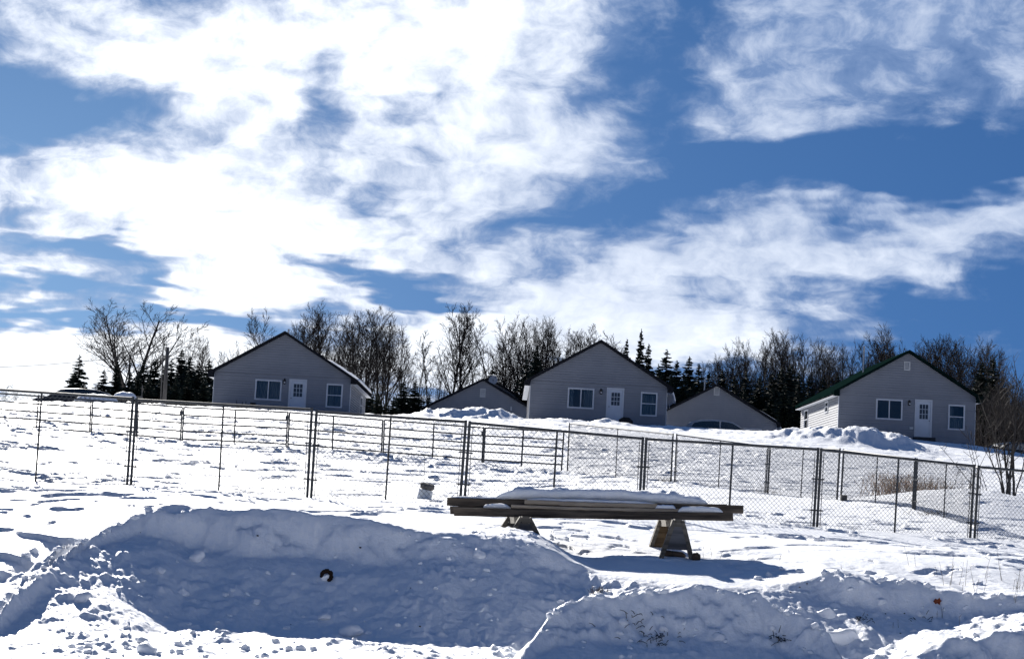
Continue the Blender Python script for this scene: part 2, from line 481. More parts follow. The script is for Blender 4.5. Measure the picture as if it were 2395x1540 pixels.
# ---------------------------------------------------------------- mesh helpers
class MB:
    def __init__(s):
        s.v, s.f = [], []

    def add(s, vs, fs):
        o = len(s.v)
        s.v += [tuple(p) for p in vs]
        s.f += [tuple(i + o for i in f) for f in fs]

    def box(s, x0, x1, y0, y1, z0, z1):
        s.add([(x0, y0, z0), (x1, y0, z0), (x1, y1, z0), (x0, y1, z0), (x0, y0, z1), (x1, y0, z1), (x1, y1, z1), (x0, y1, z1)],
              [(0, 3, 2, 1), (4, 5, 6, 7), (0, 1, 5, 4), (1, 2, 6, 5), (2, 3, 7, 6), (3, 0, 4, 7)])
        return s

    def hexa(s, lo, hi):
        """box from four lower and four upper corners (each counter-clockwise from above)"""
        s.add(list(lo) + list(hi), [(0, 3, 2, 1), (4, 5, 6, 7), (0, 1, 5, 4), (1, 2, 6, 5), (2, 3, 7, 6), (3, 0, 4, 7)])
        return s

    def bar(s, p, q, w, h, up=(0, 0, 1)):
        p, q = Vector(p), Vector(q)
        d = (q - p).normalized()
        r = d.cross(Vector(up)).normalized()
        u = r.cross(d).normalized()
        cs = [(-w / 2, -h / 2), (w / 2, -h / 2), (w / 2, h / 2), (-w / 2, h / 2)]
        s.add([p + r * a + u * b for a, b in cs] + [q + r * a + u * b for a, b in cs],
              [(0, 1, 2, 3), (7, 6, 5, 4), (0, 4, 5, 1), (1, 5, 6, 2), (2, 6, 7, 3), (3, 7, 4, 0)])
        return s

    def tube(s, pts, rad, n=6, caps=True):
        pts = [Vector(p) for p in pts]
        rad = [rad] * len(pts) if isinstance(rad, (int, float)) else rad
        o = len(s.v)
        for i, p in enumerate(pts):
            d = (pts[min(i + 1, len(pts) - 1)] - pts[max(i - 1, 0)]).normalized()
            a = d.orthogonal().normalized() if abs(d.z) > .95 else d.cross(Vector((0, 0, 1))).normalized()
            b = d.cross(a)
            for j in range(n):
                t = 2 * math.pi * j / n
                s.v.append(tuple(p + (a * math.cos(t) + b * math.sin(t)) * rad[i]))
        for i in range(len(pts) - 1):
            for j in range(n):
                k0, k1 = o + i * n + j, o + i * n + (j + 1) % n
                s.f.append((k0, k0 + n, k1 + n, k1))
        if caps:
            s.f.append(tuple(o + j for j in range(n)))
            s.f.append(tuple(o + (len(pts) - 1) * n + j for j in range(n))[::-1])
        return s

    def prism(s, poly, y0, y1):
        """polygon in x,z (counter-clockwise seen from the front) pushed from y0 to y1"""
        n = len(poly)
        s.add([(x, y0, z) for x, z in poly] + [(x, y1, z) for x, z in poly],
              [tuple(range(n)), tuple(range(2 * n - 1, n - 1, -1))] + [(i, i + n, (i + 1) % n + n, (i + 1) % n) for i in range(n)])
        return s

    def build(s, name, m_, parent=None, smooth=False, label=None, kind=None, loc=None):
        me = bpy.data.meshes.new(name)
        me.from_pydata(s.v, [], s.f)
        if smooth:
            me.polygons.foreach_set('use_smooth', [True] * len(me.polygons))
        me.update()
        me.materials.append(m_)
        return link(name, me, parent, label, kind, loc)


def link(name, me, parent=None, label=None, kind=None, loc=None):
    o = bpy.data.objects.new(name, me)
    COL.objects.link(o)
    if parent:
        o.parent = parent
    if label:
        o['label'] = label
    if kind:
        o['kind'] = kind
    if loc:
        o.location = loc
    return o


def tag(o, label, cat, group=None):
    o['label'], o['category'] = label, cat
    if group:
        o['group'] = group
    return o


def thing(name, label, cat, loc=(0, 0, 0), rz=0.0, group=None):
    o = bpy.data.objects.new(name, None)
    COL.objects.link(o)
    o.location, o.rotation_euler = loc, (0, 0, rz)
    o.empty_display_size = 0.2
    return tag(o, label, cat, group)


SIDING = mat('vinyl_siding', (0.225, 0.238, 0.270), 0.6, 0.06, .8)
TRIM = mat('white_trim', (0.54, 0.56, 0.60), 0.5, 0.04, 3)
DOORW = mat('painted_door', (0.52, 0.56, 0.62), 0.4, 0.04, 2)
SHINGLE = mat('dark_shingles', (0.016, 0.017, 0.021), 0.95, 0.35, 9, bump=.4, spec=.0)
GREENROOF = mat('green_metal_roof', (0.004, 0.0115, 0.0105), 0.8, 0.2, 1.2, spec=0)
BLACKM = mat('black_metal', (0.02, 0.02, 0.022), 0.4, 0.1, 5)
CURTAIN = mat('curtain_cloth', (0.21, 0.22, 0.22), 0.9, 0.15, 4, stretch=(6, 1, .3))
VENTM = mat('vent_plastic', (0.52, 0.53, 0.54), 0.6, 0.05, 4)
GREYM = mat('galvanised_pipe', (0.45, 0.46, 0.47), 0.45, 0.1, 6, metal=.6)
ROOMM = mat('room_plaster', (0.30, 0.29, 0.28), 0.9, 0.05, 2)


def glass_material():
    m_ = bpy.data.materials.new('window_glass')
    m_.use_nodes = True
    m_.node_tree.nodes.clear()
    n = NT(m_.node_tree)
    out = n.new('ShaderNodeOutputMaterial')
    tr = n.new('ShaderNodeBsdfTransparent')
    tr.inputs[0].default_value = (0.72, 0.76, 0.78, 1)
    gl = n.new('ShaderNodeBsdfGlossy')
    gl.inputs['Roughness'].default_value = 0.03
    mx = n.new('ShaderNodeMixShader')
    mx.inputs[0].default_value = 0.055
    n.l.new(tr.outputs[0], mx.inputs[1])
    n.l.new(gl.outputs[0], mx.inputs[2])
    n.l.new(mx.outputs[0], out.inputs[0])
    return m_


GLASS = glass_material()


def snow_blob(poly_fn, nx, ny):
    """closed lump: poly_fn(u, v) -> (x, y, z_bottom, z_top) on a grid"""
    b = MB()
    top, bot = [], []
    for i in range(nx + 1):
        for j in range(ny + 1):
            x, y, z0, z1 = poly_fn(i / nx, j / ny)
            top.append((x, y, z1))
            bot.append((x, y, z0))
    n = len(top)
    f = []
    ix = lambda i, j: i * (ny + 1) + j
    for i in range(nx):
        for j in range(ny):
            q_ = (ix(i, j), ix(i + 1, j), ix(i + 1, j + 1), ix(i, j + 1))
            f.append(q_)
            f.append(tuple(a + n for a in q_[::-1]))
    edge = [ix(i, 0) for i in range(nx + 1)] + [ix(nx, j) for j in range(1, ny + 1)] + [ix(i, ny) for i in range(nx - 1, -1, -1)] + [ix(0, j) for j in range(ny - 1, 0, -1)]
    for a, c in zip(edge, edge[1:] + edge[:1]):
        f.append((a, a + n, c + n, c))
    b.add(top + bot, f)
    return b


def siding(b, x0, x1, zb, zt, y, holes=(), gable=None, flip=False, axis='y', lap=0.145):
    """lapped courses over a wall; gable(z) -> (x0, x1); holes are (x0, x1, z0, z1)"""
    sgn = -1.0
    zs = list(np.arange(zb, zt, lap)) + [zt]
    marks = sorted(set(round(float(z), 4) for z in zs) | set(round(h[i], 4) for h in holes for i in (2, 3) if zb < h[i] < zt))
    for za, zc in zip(marks[:-1], marks[1:]):
        if zc - za < 1e-4:
            continue
        k0 = math.floor((za - zb + 1e-5) / lap)
        def off(z):
            t = (z - zb - k0 * lap) / lap
            return y + sgn * (0.022 * (1 - t) + 0.002)
        xa0, xb0 = gable(za) if gable else (x0, x1)
        xa1, xb1 = gable(zc) if gable else (x0, x1)
        cuts = sorted((h[0], h[1]) for h in holes if h[2] < (za + zc) / 2 < h[3])
        spans, cur = [], None
        left = (xa0, xa1)
        for c0, c1 in cuts:
            spans.append((left, (c0, c0)))
            left = (c1, c1)
        spans.append((left, (xb0, xb1)))
        ya, yc = off(za), off(zc)
        for (l0, l1), (r0, r1) in spans:
            if r0 - l0 < 0.005:
                continue
            if abs((za - zb) / lap - round((za - zb) / lap)) < 1e-3 and zc - za > .04:
                g = .022                                    # shadow gap under each course
                f_ = g / (zc - za)
                lm, rm = l0 + (l1 - l0) * f_, r0 + (r1 - r0) * f_
                b.add([(l0, y - .002, za), (r0, y - .002, za), (r0, y + .03, za), (l0, y + .03, za),
                       (lm, y + .03, za + g), (rm, y + .03, za + g), (rm, ya, za + g), (lm, ya, za + g)],
                      [(0, 1, 2, 3), (3, 2, 5, 4), (4, 5, 6, 7)])
                b.add([(lm, ya, za + g), (rm, ya, za + g), (r1, yc, zc), (l1, yc, zc)], [(0, 1, 2, 3)])
            else:
                b.add([(l0, ya, za), (r0, ya, za), (r1, yc, zc), (l1, yc, zc)], [(0, 1, 2, 3)])


def frame_ring(b, x0, x1, z0, z1, w, y0, y1):
    b.box(x0, x1, y0, y1, z1 - w, z1)
    b.box(x0, x1, y0, y1, z0, z0 + w)
    b.box(x0, x0 + w, y0 + .002, y1, z0 + w, z1 - w)
    b.box(x1 - w, x1, y0 + .002, y1, z0 + w, z1 - w)


def add_window(root, x0, x1, z0, z1, kind, curtain, rng):
    """kind: 'slider' (upright meeting rail) or 'sash' (level meeting rail)"""
    b = MB()
    frame_ring(b, x0, x1, z0, z1, 0.085, -.055, .05)
    fr = b.build('window', TRIM, root)
    xm, zm = (x0 + x1) / 2, (z0 + z1) / 2 + (0.03 if kind == 'sash' else 0)
    g = 0.085
    if kind == 'slider':
        MB().box(xm - .03, xm + .03, -.046, .03, z0 + g, z1 - g).build('mullion', TRIM, fr)
        rects = [(x0 + g, xm - .03, z0 + g, z1 - g, -.005), (xm + .03, x1 - g, z0 + g, z1 - g, .012)]
    else:
        MB().box(x0 + g, x1 - g, -.046, .03, zm - .025, zm + .025).build('meeting_rail', TRIM, fr)
        rects = [(x0 + g, x1 - g, z0 + g, zm - .025, .012), (x0 + g, x1 - g, zm + .025, z1 - g, -.005)]
    for a, c, e, h, y in rects:
        MB().box(a, c, y, y + .006, e, h).build('pane', GLASS, fr)
    for a, c, e, h in curtain:
        b = MB()
        n = max(6, int((c - a) * 26))
        vs, fs = [], []
        ph = rng.random() * 6
        for i in range(n + 1):
            x = a + (c - a) * i / n
            y = .13 + .022 * math.sin(i * 1.5 + ph)
            vs += [(x, y, e), (x, y + .01 * math.sin(i), h)]
        fs = [(2 * i, 2 * i + 2, 2 * i + 3, 2 * i + 1) for i in range(n)]
        b.add(vs, fs)
        b.build('curtain', CURTAIN, fr)
    return fr


def roof_parts(root, W_, D_, H, pitch, material, t=0.17, ox=0.36, oy=0.32):
    """two slopes with overhang, rake boards and eave returns; returns ridge height"""
    rise = W_ / 2 * pitch
    e = ox * pitch
    for sgn, xe, xm in ((1, -ox, W_ / 2), (-1, W_ + ox, W_ / 2)):
        lo = [(xe, -oy, H - e), (xm, -oy, H + rise), (xm, D_ + oy, H + rise), (xe, D_ + oy, H - e)]
        hi = [(p[0], p[1], p[2] + t) for p in lo]
        b = MB()
        if sgn > 0:
            b.hexa(lo, hi)
        else:
            b.hexa([lo[1], lo[0], lo[3], lo[2]], [hi[1], hi[0], hi[3], hi[2]])
        b.build('roof', material, root)
    # eave returns (boxed ends)
    for x0, x1 in ((-ox + .01, -.012), (W_ + .012, W_ + ox - .01)):
        b = MB()
        zc = H - e - .12
        inner = x1 if x0 < 0 else x0
        outer = x0 if x0 < 0 else x1
        zi = H - .004
        zo = H - e - .004
        poly = [(outer, zc), (inner, zc), (inner, zi), (outer, zo)] if x0 < 0 else [(inner, zc), (outer, zc), (outer, zo), (inner, zi)]
        b.prism(poly, -oy + .012, -.03)
        b.build('eave_return', material, root)
    for x0, x1 in ((-ox + .02, -.035), (W_ + .035, W_ + ox - .02)):
        MB().box(x0, x1, -.028, D_ + oy - .05, H - e - .115, H - e - .085).build('soffit', TRIM, root)
    return H + rise


def make_house(label, px, py_eave, d, W_, D_, H, pitch, roofm, openings, rot=0.0, group='houses on the snowy rise', trim=True, side_holes=(), back=False, ox=.36):
    """root at the foot of the left front corner; the eave of that corner is seen at (px, py_eave)"""
    p = at(px, py_eave, d)
    root = thing('house', label, 'house', (p.x, p.y, p.z - H), rot, group)
    rng = random.Random(label)
    holes = [o for o in openings if o[0] in ('slider', 'sash', 'door')]
    hl = [(h[1] + .02, h[2] - .02, h[3] + .02, h[4] - .02) for h in holes]
    gab = lambda z: (0, W_) if z <= H else ((z - H) / pitch, W_ - (z - H) / pitch)
    b = MB()
    siding(b, 0, W_, -.6, H, 0, hl)
    siding(b, 0, W_, H, H + W_ / 2 * pitch - .03, 0, (), gab)
    b.build('wall', SIDING, root)
    for side in (0, 1):                                     # long walls
        b = MB()
        siding(b, 0, D_, -.6, H, 0, [h for s_, *h in side_holes if s_ == side])
        M_ = Matrix.Translation((0, D_, 0)) @ Matrix.Rotation(R(-90), 4, 'Z') if side == 0 else Matrix.Translation((W_, 0, 0)) @ Matrix.Rotation(R(90), 4, 'Z')
        b.v = [tuple(M_ @ Vector(v)) for v in b.v]
        b.build('wall', SIDING, root)
    b = MB()
    b.add([(W_, D_, -.6), (0, D_, -.6), (0, D_, H), (W_ / 2, D_, H + W_ / 2 * pitch), (W_, D_, H)], [(0, 1, 2, 3, 4)])
    b.build('wall', SIDING, root)
    b = MB()                                                # partition inside, seen dimly through the panes
    b.box(.1, W_ - .1, 3.2, 3.3, -.3, H)
    b.box(.1, W_ - .1, .3, 3.2, H - .03, H - .01)
    b.box(.1, W_ - .1, .1, 3.2, -.3, -.25)
    b.build('interior', ROOMM, root)
    ridge = roof_parts(root, W_, D_, H, pitch, roofm, ox=ox)
    if trim:
        for x in (0, W_):
            b = MB()
            s_ = -1 if x == 0 else 1
            xo = x + s_ * .022
            b.box(min(xo, x - s_ * .012), max(xo, x - s_ * .012), -.026, .13, -.6, H - .12)
            b.build('corner_board', TRIM, root)
    for o in openings:
        if o[0] in ('slider', 'sash'):
            add_window(root, *o[1:5], o[0], o[5], rng)
        elif o[0] == 'door':
            _, x0, x1, z0, z1 = o[:5]
            b = MB()
            w = .10
            b.box(x0, x1, -.05, .05, z1 - w, z1)
            b.box(x0, x0 + w, -.048, .05, z0, z1 - w)
            b.box(x1 - w, x1, -.048, .05, z0, z1 - w)
            b.box(x0, x1, -.09, .05, z0 - .05, z0)
            b.build('door_frame', TRIM, root)
            dx0, dx1 = x0 + w + .006, x1 - w - .006
            dr = MB().box(dx0, dx1, -.012, .03, z0 + .005, z1 - w - .006).build('door', DOORW, root)
            gx0, gx1, g0, g1 = dx0 + .17, dx1 - .13, z0 + 1.02, z1 - w - .18
            MB().box(gx0, gx1, -.020, -.0125, g0, g1).build('pane', PANE, dr)
            b = MB()
            frame_ring(b, gx0 - .02, gx1 + .02, g0 - .02, g1 + .02, .025, -.028, -.013)
            for i in (1, 2):
                xx, zz_ = gx0 + (gx1 - gx0) * i / 3, g0 + (g1 - g0) * i / 3
                b.box(xx - .012, xx + .012, -.0265, -.0205, g0 + .006, g1 - .006)
                b.box(gx0 + .006, gx1 - .006, -.0262, -.0207, zz_ - .012, zz_ + .012)
            b.build('muntins', DOORW, dr)
            b = MB()
            for a, c in ((dx0 + .12, (dx0 + dx1) / 2 - .04), ((dx0 + dx1) / 2 + .04, dx1 - .12)):
                frame_ring(b, a, c, z0 + .2, z0 + .85, .025, -.020, -.013)
            b.build('moulding', DOORW, dr)
            kx = dx0 + .06 if len(o) < 6 else dx1 - .06
            MB().tube([(kx, -.012, z0 + .93), (kx, -.05, z0 + .93), (kx, -.06, z0 + .93), (kx, -.085, z0 + .93)], [.02, .012, .03, .022], 8).build('knob', BLACKM, dr)
        elif o[0] == 'lamp':
            _, x, z = o
            lp = MB().tube([(x, -.05, z - .16), (x, -.05, z - .12), (x, -.06, z + .08), (x, -.05, z + .14), (x, -.05, z + .18)], [.02, .075, .085, .05, .012], 8)
            lp.box(x - .06, x + .06, -.035, -.018, z - .02, z + .14)
            lo = lp.build('wall_lamp', BLACKM, root)
            MB().tube([(x + .015, -.12, z - .09), (x + .015, -.125, z - .02)], [.045, .05], 8).build('lamp_glass', TRIM, lo)
        elif o[0] == 'vent':
            _, x, z, w, h = o
            b = MB()
            frame_ring(b, x - w / 2, x + w / 2, z - h / 2, z + h / 2, .05, -.05, -.004)
            vo = b.build('gable_vent', VENTM, root)
            n = int(h / .06)
            b = MB()
            for i in range(n):
                zz_ = z - h / 2 + .05 + (h - .1) * (i + .5) / n
                b.hexa([(x - w / 2 + .05, -.04, zz_ - .03), (x + w / 2 - .05, -.04, zz_ - .03), (x + w / 2 - .05, -.01, zz_ - .005), (x - w / 2 + .05, -.01, zz_ - .005)],
                       [(x - w / 2 + .05, -.04, zz_ - .02), (x + w / 2 - .05, -.04, zz_ - .02), (x + w / 2 - .05, -.01, zz_ + .015), (x - w / 2 + .05, -.01, zz_ + .015)])
            b.build('louvres', VENTM, vo)
        elif o[0] == 'pipe':
            _, x, y, top = o
            zb = H + (min(x, W_ - x)) * pitch
            MB().tube([(x, y, zb), (x, y, top)], .06, 8).build('chimney_pipe', GREYM, root)
        elif o[0] == 'box':
            _, x, z, w, h, mm = o
            MB().box(x - w / 2, x + w / 2, -.07, -.018, z - h / 2, z + h / 2).build('outlet_box', mm, root)
    return root, ridge


def opaque_pane():
    return mat('dark_pane', (0.045, 0.05, 0.055), 0.08, 0.1, 2, spec=.6)


PANE = opaque_pane()
ST = [('slider', 2.20, 3.75, .98, 2.18, [(2.25, 2.55, 1.0, 2.1), (3.15, 3.70, 1.0, 2.1)]), ('door', 4.48, 5.50, .25, 2.30), ('sash', 6.48, 7.46, .74, 2.14, [(6.55, 7.0, .85, 1.95), (7.04, 7.40, .85, 1.95)]), ('lamp', 4.14, 2.03)]
S1 = [('slider', 2.42, 3.98, .98, 2.18, [(2.5, 3.2, 1.0, 2.1), (3.25, 3.9, 1.0, 2.1)]), ('door', 4.40, 5.44, .25, 2.30), ('sash', 6.60, 7.56, .74, 2.14, [(6.66, 7.05, .85, 2.0), (7.09, 7.5, .85, 2.0)]), ('lamp', 4.12, 2.12), ('pipe', 3.75, 3.5, 5.55)]
S3 = [('slider', 2.18, 3.74, .98, 2.18, []), ('door', 4.46, 5.48, .10, 2.26, 1), ('sash', 6.42, 7.40, .58, 2.06, [(6.5, 6.75, .6, 2.0), (6.75, 7.33, .62, 1.33)]), ('lamp', 4.12, 2.02), ('vent', 3.93, 4.18, .36, .52), ('box', 4.28, .55, .2, .14, VENTM), ('pipe', 2.6, 6.5, 5.9)]
HD = 65.0
house1, _ = make_house('grey house on the left with dark roof and thin chimney pipe', 502, 868, HD, 8.0, 12.0, 2.5, .60, SHINGLE, S1, side_holes=[(1, 7.6, 9.2, .8, 2.0)])
house2, _ = make_house('grey house in the middle, dark roof with hanging snow on its right eave', 1241, 888, HD, 8.0, 13.0, 2.5, .60, SHINGLE, ST)
house3, _ = make_house('grey sided house on the right with green roof and sunlit left side wall', 1962, 912, HD, 8.0, 14.0, 2.55, .60, GREENROOF, S3,
                       side_holes=[(0, 9.4, 10.5, 1.45, 2.15), (0, 1.5, 3.0, .75, 2.1)])

MB().box(4.38, 5.56, -.75, -.10, -.25, .03).build('step', mat('dark_step', (.04, .04, .045), .9, .2, 4), house3)


def side_window(root, W_, D_, side, x0, x1, z0, z1, kind='sash'):
    """window in a long wall, built in wall coordinates and turned into place"""
    before = set(bpy.data.objects)
    fr = add_window(root, x0, x1, z0, z1, kind, [], random.Random(1))
    M_ = Matrix.Translation((0, D_, 0)) @ Matrix.Rotation(R(-90), 4, 'Z') if side == 0 else Matrix.Translation((W_, 0, 0)) @ Matrix.Rotation(R(90), 4, 'Z')
    for o in set(bpy.data.objects) - before:
        o.data.transform(M_)
    return fr


side_window(house3, 8.0, 14.0, 0, 9.4, 10.5, 1.45, 2.15)
side_window(house3, 8.0, 14.0, 0, 1.5, 3.0, .75, 2.1)
side_window(house1, 8.0, 12.0, 1, 7.6, 9.2, .8, 2.0)
G1 = [('vent', 4.35, 3.62, .42, .66), ('box', 6.55, 2.55, .09, .30, TRIM)]
make_house('low grey gable building behind a snow heap between the left and middle houses', 992, 955, 84, 8.7, 12, 2.2, .54, SHINGLE, G1, trim=False, group='grey gable buildings behind the houses', ox=.2)
b2, _ = make_house('grey gable end with a round dish, peeking out behind the low building', 1012, 948, 91, 8.9, 12, 2.2, .54, SHINGLE, [], trim=False, group='grey gable buildings behind the houses', ox=.2)
GR = [('vent', 4.4, 4.12, .40, .62), ('pipe', 3.75, 2.2, 5.05), ('slider', 2.58, 4.2, 1.0, 1.62, []), ('slider', 6.3, 7.75, .9, 1.55, [])]
house_r, _ = make_house('low grey gable building behind the dark car, with a white vent and thin white pipe', 1530, 975, 80, 8.8, 8, 2.0, .56, SHINGLE, GR, trim=True, group='grey gable buildings behind the houses', ox=.28)

# satellite dish on the far gable
p = at(1153, 888, 90.7)
dish = thing('satellite_dish', 'round pale satellite dish fixed to the far gable behind the low building', 'satellite dish', p)
b = MB()
for i in range(5):
    r0, r1 = .36 * i / 5, .36 * (i + 1) / 5
    for j in range(16):
        a0, a1 = j * math.pi / 8, (j + 1) * math.pi / 8
        f_ = lambda r_, a_: (r_ * math.cos(a_), -.9 * r_ * r_ * .6 - .12 + .08, r_ * math.sin(a_))
        b.add([f_(r0, a0), f_(r1, a0), f_(r1, a1), f_(r0, a1)], [(0, 1, 2, 3)])
b.build('dish', TRIM, dish, True)
b = MB()
b.tube([(0, .3, -.05), (0, -.05, 0)], .03, 6)
b.build('bracket', BLACKM, dish)
b = MB()
b.tube([(0, -.14, -.34), (0, -.38, -.05)], .012, 5).box(-.04, .04, -.44, -.36, -.09, 0)
b.build('feed_arm', BLACKM, dish)


# snow left on the roofs
def roof_snow(root, W_, D_, H, pitch, ya, yb, x_in, ox, t, label, curl):
    nx, ny = 18, 40
    def fn(u, v):
        y = ya + (yb - ya) * v
        xo = W_ + ox + .02
        x = x_in + (xo - x_in) * u
        zr = H + (W_ - x) * pitch + .172
        n_ = float(fbm(np.array([y * 1.3]), np.array([x * 1.5]), 3, 12)[0])
        e = min(1, u * 6) * min(1, v * 9, (1 - v) * 9)
        th = t * (.5 + n_) * e
        if curl and u > .80:
            w = (u - .80) / .2
            x += .13 * math.sin(w * 1.6) * (0.6 + .6 * n_)
            drop = .62 * w ** 2 * (0.5 + n_)
            return x, y, zr - drop - .05 - (.10 * (n_ > .5)), zr - drop + th * (1 - .5 * w)
        return x, y, zr + .002, zr + .004 + th
    b_ = snow_blob(fn, nx, ny)
    M_ = root.matrix_basis
    o = b_.build('roof_snow', SNOW, None, True)
    o.matrix_world = Matrix.Translation(root.location) @ Matrix.Rotation(root.rotation_euler.z, 4, 'Z')
    return tag(o, label, 'snow')


roof_snow(house1, 8, 12.0, 2.5, .6, .6, 12.2, 6.3, .36, .16, 'thin snow lying along the right slope of the left house roof', False)
roof_snow(house2, 8, 13, 2.5, .6, -.25, 13, 6.6, .36, .14, 'snow curling over the right eave of the middle house with icicles', True)
roof_snow(house_r, 8.8, 8, 2.0, .56, -.25, 8, 7.4, .28, .14, 'snow curling over the right eave of the low building behind the dark car', True)


# ---------------------------------------------------------------- chain-link fence in front
STEEL = mat('galvanised_steel', (0.055, 0.058, 0.062), 0.5, 0.25, 12, metal=.3)
WIRE = mat('fence_wire', (0.07, 0.075, 0.08), 0.5, 0.1, 10, metal=.4)
RAILP = mat('painted_gate_pipe', (0.035, 0.04, 0.048), 0.5, 0.25, 10, metal=.2)


def mesh_wires(b, L, zl0, zr0, zl1, zr1, rng, pitch=.084, rad=.0030):
    """two families of slanted wires across a panel with sloping lower and upper edges"""
    H = max(zl1, zr1) - min(zl0, zr0)
    bot = lambda x: zl0 + (zr0 - zl0) * x / L
    top = lambda x: zl1 + (zr1 - zl1) * x / L
    for sgn in (1, -1):
        c = -H - .2 if sgn > 0 else -.1
        while c < L + H + .2:
            pts = []
            n = 44
            for i in range(n + 1):
                z = i / n
                x0 = c
                # walk along the wire: x = c + sgn * height
                hgt = z * (H + .1)
                x = x0 + sgn * hgt
                zz_ = min(zl0, zr0) - .02 + hgt
                if 0 <= x <= L and bot(x) <= zz_ <= top(x):
                    pts.append((x + rng.uniform(-.003, .003), sgn * .002, zz_ + rng.uniform(-.002, .002)))
            if len(pts) > 2:
                pts = pts[::5] + ([pts[-1]] if (len(pts) - 1) % 5 else [])
                b.tube(pts, rad, 3, False)
            c += pitch
    # knuckles along the top
    x = 0
    while x < L - pitch:
        b.tube([(x, 0, top(x) - .03), (x + pitch / 2, 0, top(x) + .012), (x + pitch, 0, top(x) - .03)], rad, 3, False)
        x += pitch


def link_panel(label, tl, bl, dl, tr, br, dr, group, mid=True, bury=.3, rad=.024):
    A0, A1, B0, B1 = at(*bl, dl), at(*tl, dl), at(*br, dr), at(*tr, dr)
    h = math.atan2(B0.y - A0.y, B0.x - A0.x)
    root = thing('chain_link_panel', label, 'fence panel', A0, h, group)
    inv = (Matrix.Translation(A0) @ Matrix.Rotation(h, 4, 'Z')).inverted()
    a0, a1, b0, b1 = [inv @ p_ for p_ in (A0, A1, B0, B1)]
    dn = lambda lo, hi: lo - (hi - lo).normalized() * bury
    for lo, hi in ((a0, a1), (b0, b1)):
        MB().tube([dn(lo, hi), hi + (hi - lo).normalized() * .03], rad, 8).build('post', STEEL, root)
    MB().tube([a1, b1], rad * .95, 8).build('top_rail', STEEL, root)
    MB().tube([dn(a0, a1) + Vector((0, 0, .05)), dn(b0, b1) + Vector((0, 0, .05))], rad * .9, 6).build('bottom_rail', STEEL, root)
    if mid:
        lo, hi = (a0 + b0) / 2, (a1 + b1) / 2
        lo = Vector((lo.x, lo.y, lo.z))
        MB().tube([dn(lo, hi), hi], rad * .72, 6).build('centre_post', STEEL, root)
    rng = random.Random(label)
    L = (b1 - a1).length
    b = MB()
    mesh_wires(b, L, -bury, b0.z - bury, a1.z - .02, b1.z - .02, rng)
    sh = Matrix(((1, 0, 0, 0), (0, 1, 0, 0), (0, 0, 1, 0), (0, 0, 0, 1)))
    lean = (a1.x - a0.x) / max(.1, a1.z - a0.z)
    b.v = [(x + lean * z, y + .02, z) for x, y, z in b.v]
    b.build('wire_mesh', WIRE, root, kind='stuff')
    for lo, hi, sd_ in ((a0, a1, 1), (b0, b1, -1)):          # tension bars and bands
        off = Vector((sd_ * .055, 0, 0))
        MB().tube([lo + off, hi + off - Vector((0, 0, .05))], .007, 4).build('tension_bar', STEEL, root)
        for t in (.22, .62):
            c = lo.lerp(hi, t)
            MB().bar(c - Vector((.035 * sd_, 0, 0)), c + Vector((.085 * sd_, 0, 0)), .03, .025).build('clamp', STEEL, root)
    return root


FG = 'chain-link panels of the front fence'
F = [('chain-link panel at the far left of the front fence, cut off by the left edge', (-112, 903), (-128, 1118), 19.4, (311, 931), (297, 1134), 19.1),
     ('chain-link panel second from the left, in front of the left house', (319, 934), (306, 1134), 19.1, (729, 957), (718, 1165), 18.9),
     ('chain-link panel with the white bucket behind it', (740, 962), (727, 1166), 18.9, (1089, 986), (1076, 1172), 18.8),
     ('chain-link panel behind the left half of the timber stack', (1098, 988), (1086, 1173), 18.8, (1503, 1025), (1494, 1198), 19.2),
     ('chain-link panel above the right end of the timber stack', (1511, 1026), (1502, 1199), 19.2, (1913, 1050), (1902, 1232), 19.5),
     ('chain-link panel right of the timbers, in front of the dry weeds', (1920, 1051), (1910, 1233), 19.5, (2278, 1089), (2268, 1258), 20),
     ('chain-link panel in front of the bare shrub at the right edge', (2288, 1091), (2278, 1259), 20, (2640, 1122), (2631, 1290), 20.6)]
for lab, tl, bl, dl, tr, br, dr in F:
    link_panel(lab, tl, bl, dl, tr, br, dr, FG)
KG = 'chain-link panels of the rear pen'
PEN = [('rear pen panel that starts where the pipe gates end', (1331, 990), (1326, 1100), 35, (1574, 1015), (1569, 1125), 30.6),
     ('rear pen panel second from the pipe gates', (1582, 1016), (1577, 1126), 30.5, (1796, 1044), (1790, 1151), 28.3),
     ('rear pen panel with its post just left of the pen corner', (1800, 1045), (1794, 1152), 28.2, (1964, 1050), (1957, 1175), 25.9),
     ('rear pen panel right of the corner posts, before the dry weeds', (1972, 1052), (1965, 1176), 25.7, (2140, 1073), (2134, 1198), 23.3),
     ('rear pen panel that meets the front fence on the right', (2144, 1074), (2138, 1199), 23.2, (2288, 1092), (2281, 1222), 21.2)]
for lab, tl, bl, dl, tr, br, dr in PEN:
    link_panel(lab, tl, bl, dl, tr, br, dr, KG, bury=.12, rad=.019)
p = at(1972, 1174, 25.5)
b = MB().box(-.07, .07, -.06, .06, -.1, .17)
tag(b.build('wooden_block', mat('old_block', (.09, .085, .08), .9, .3, 14), None, loc=p), 'small dark block at the foot of the rear pen corner posts', 'block')

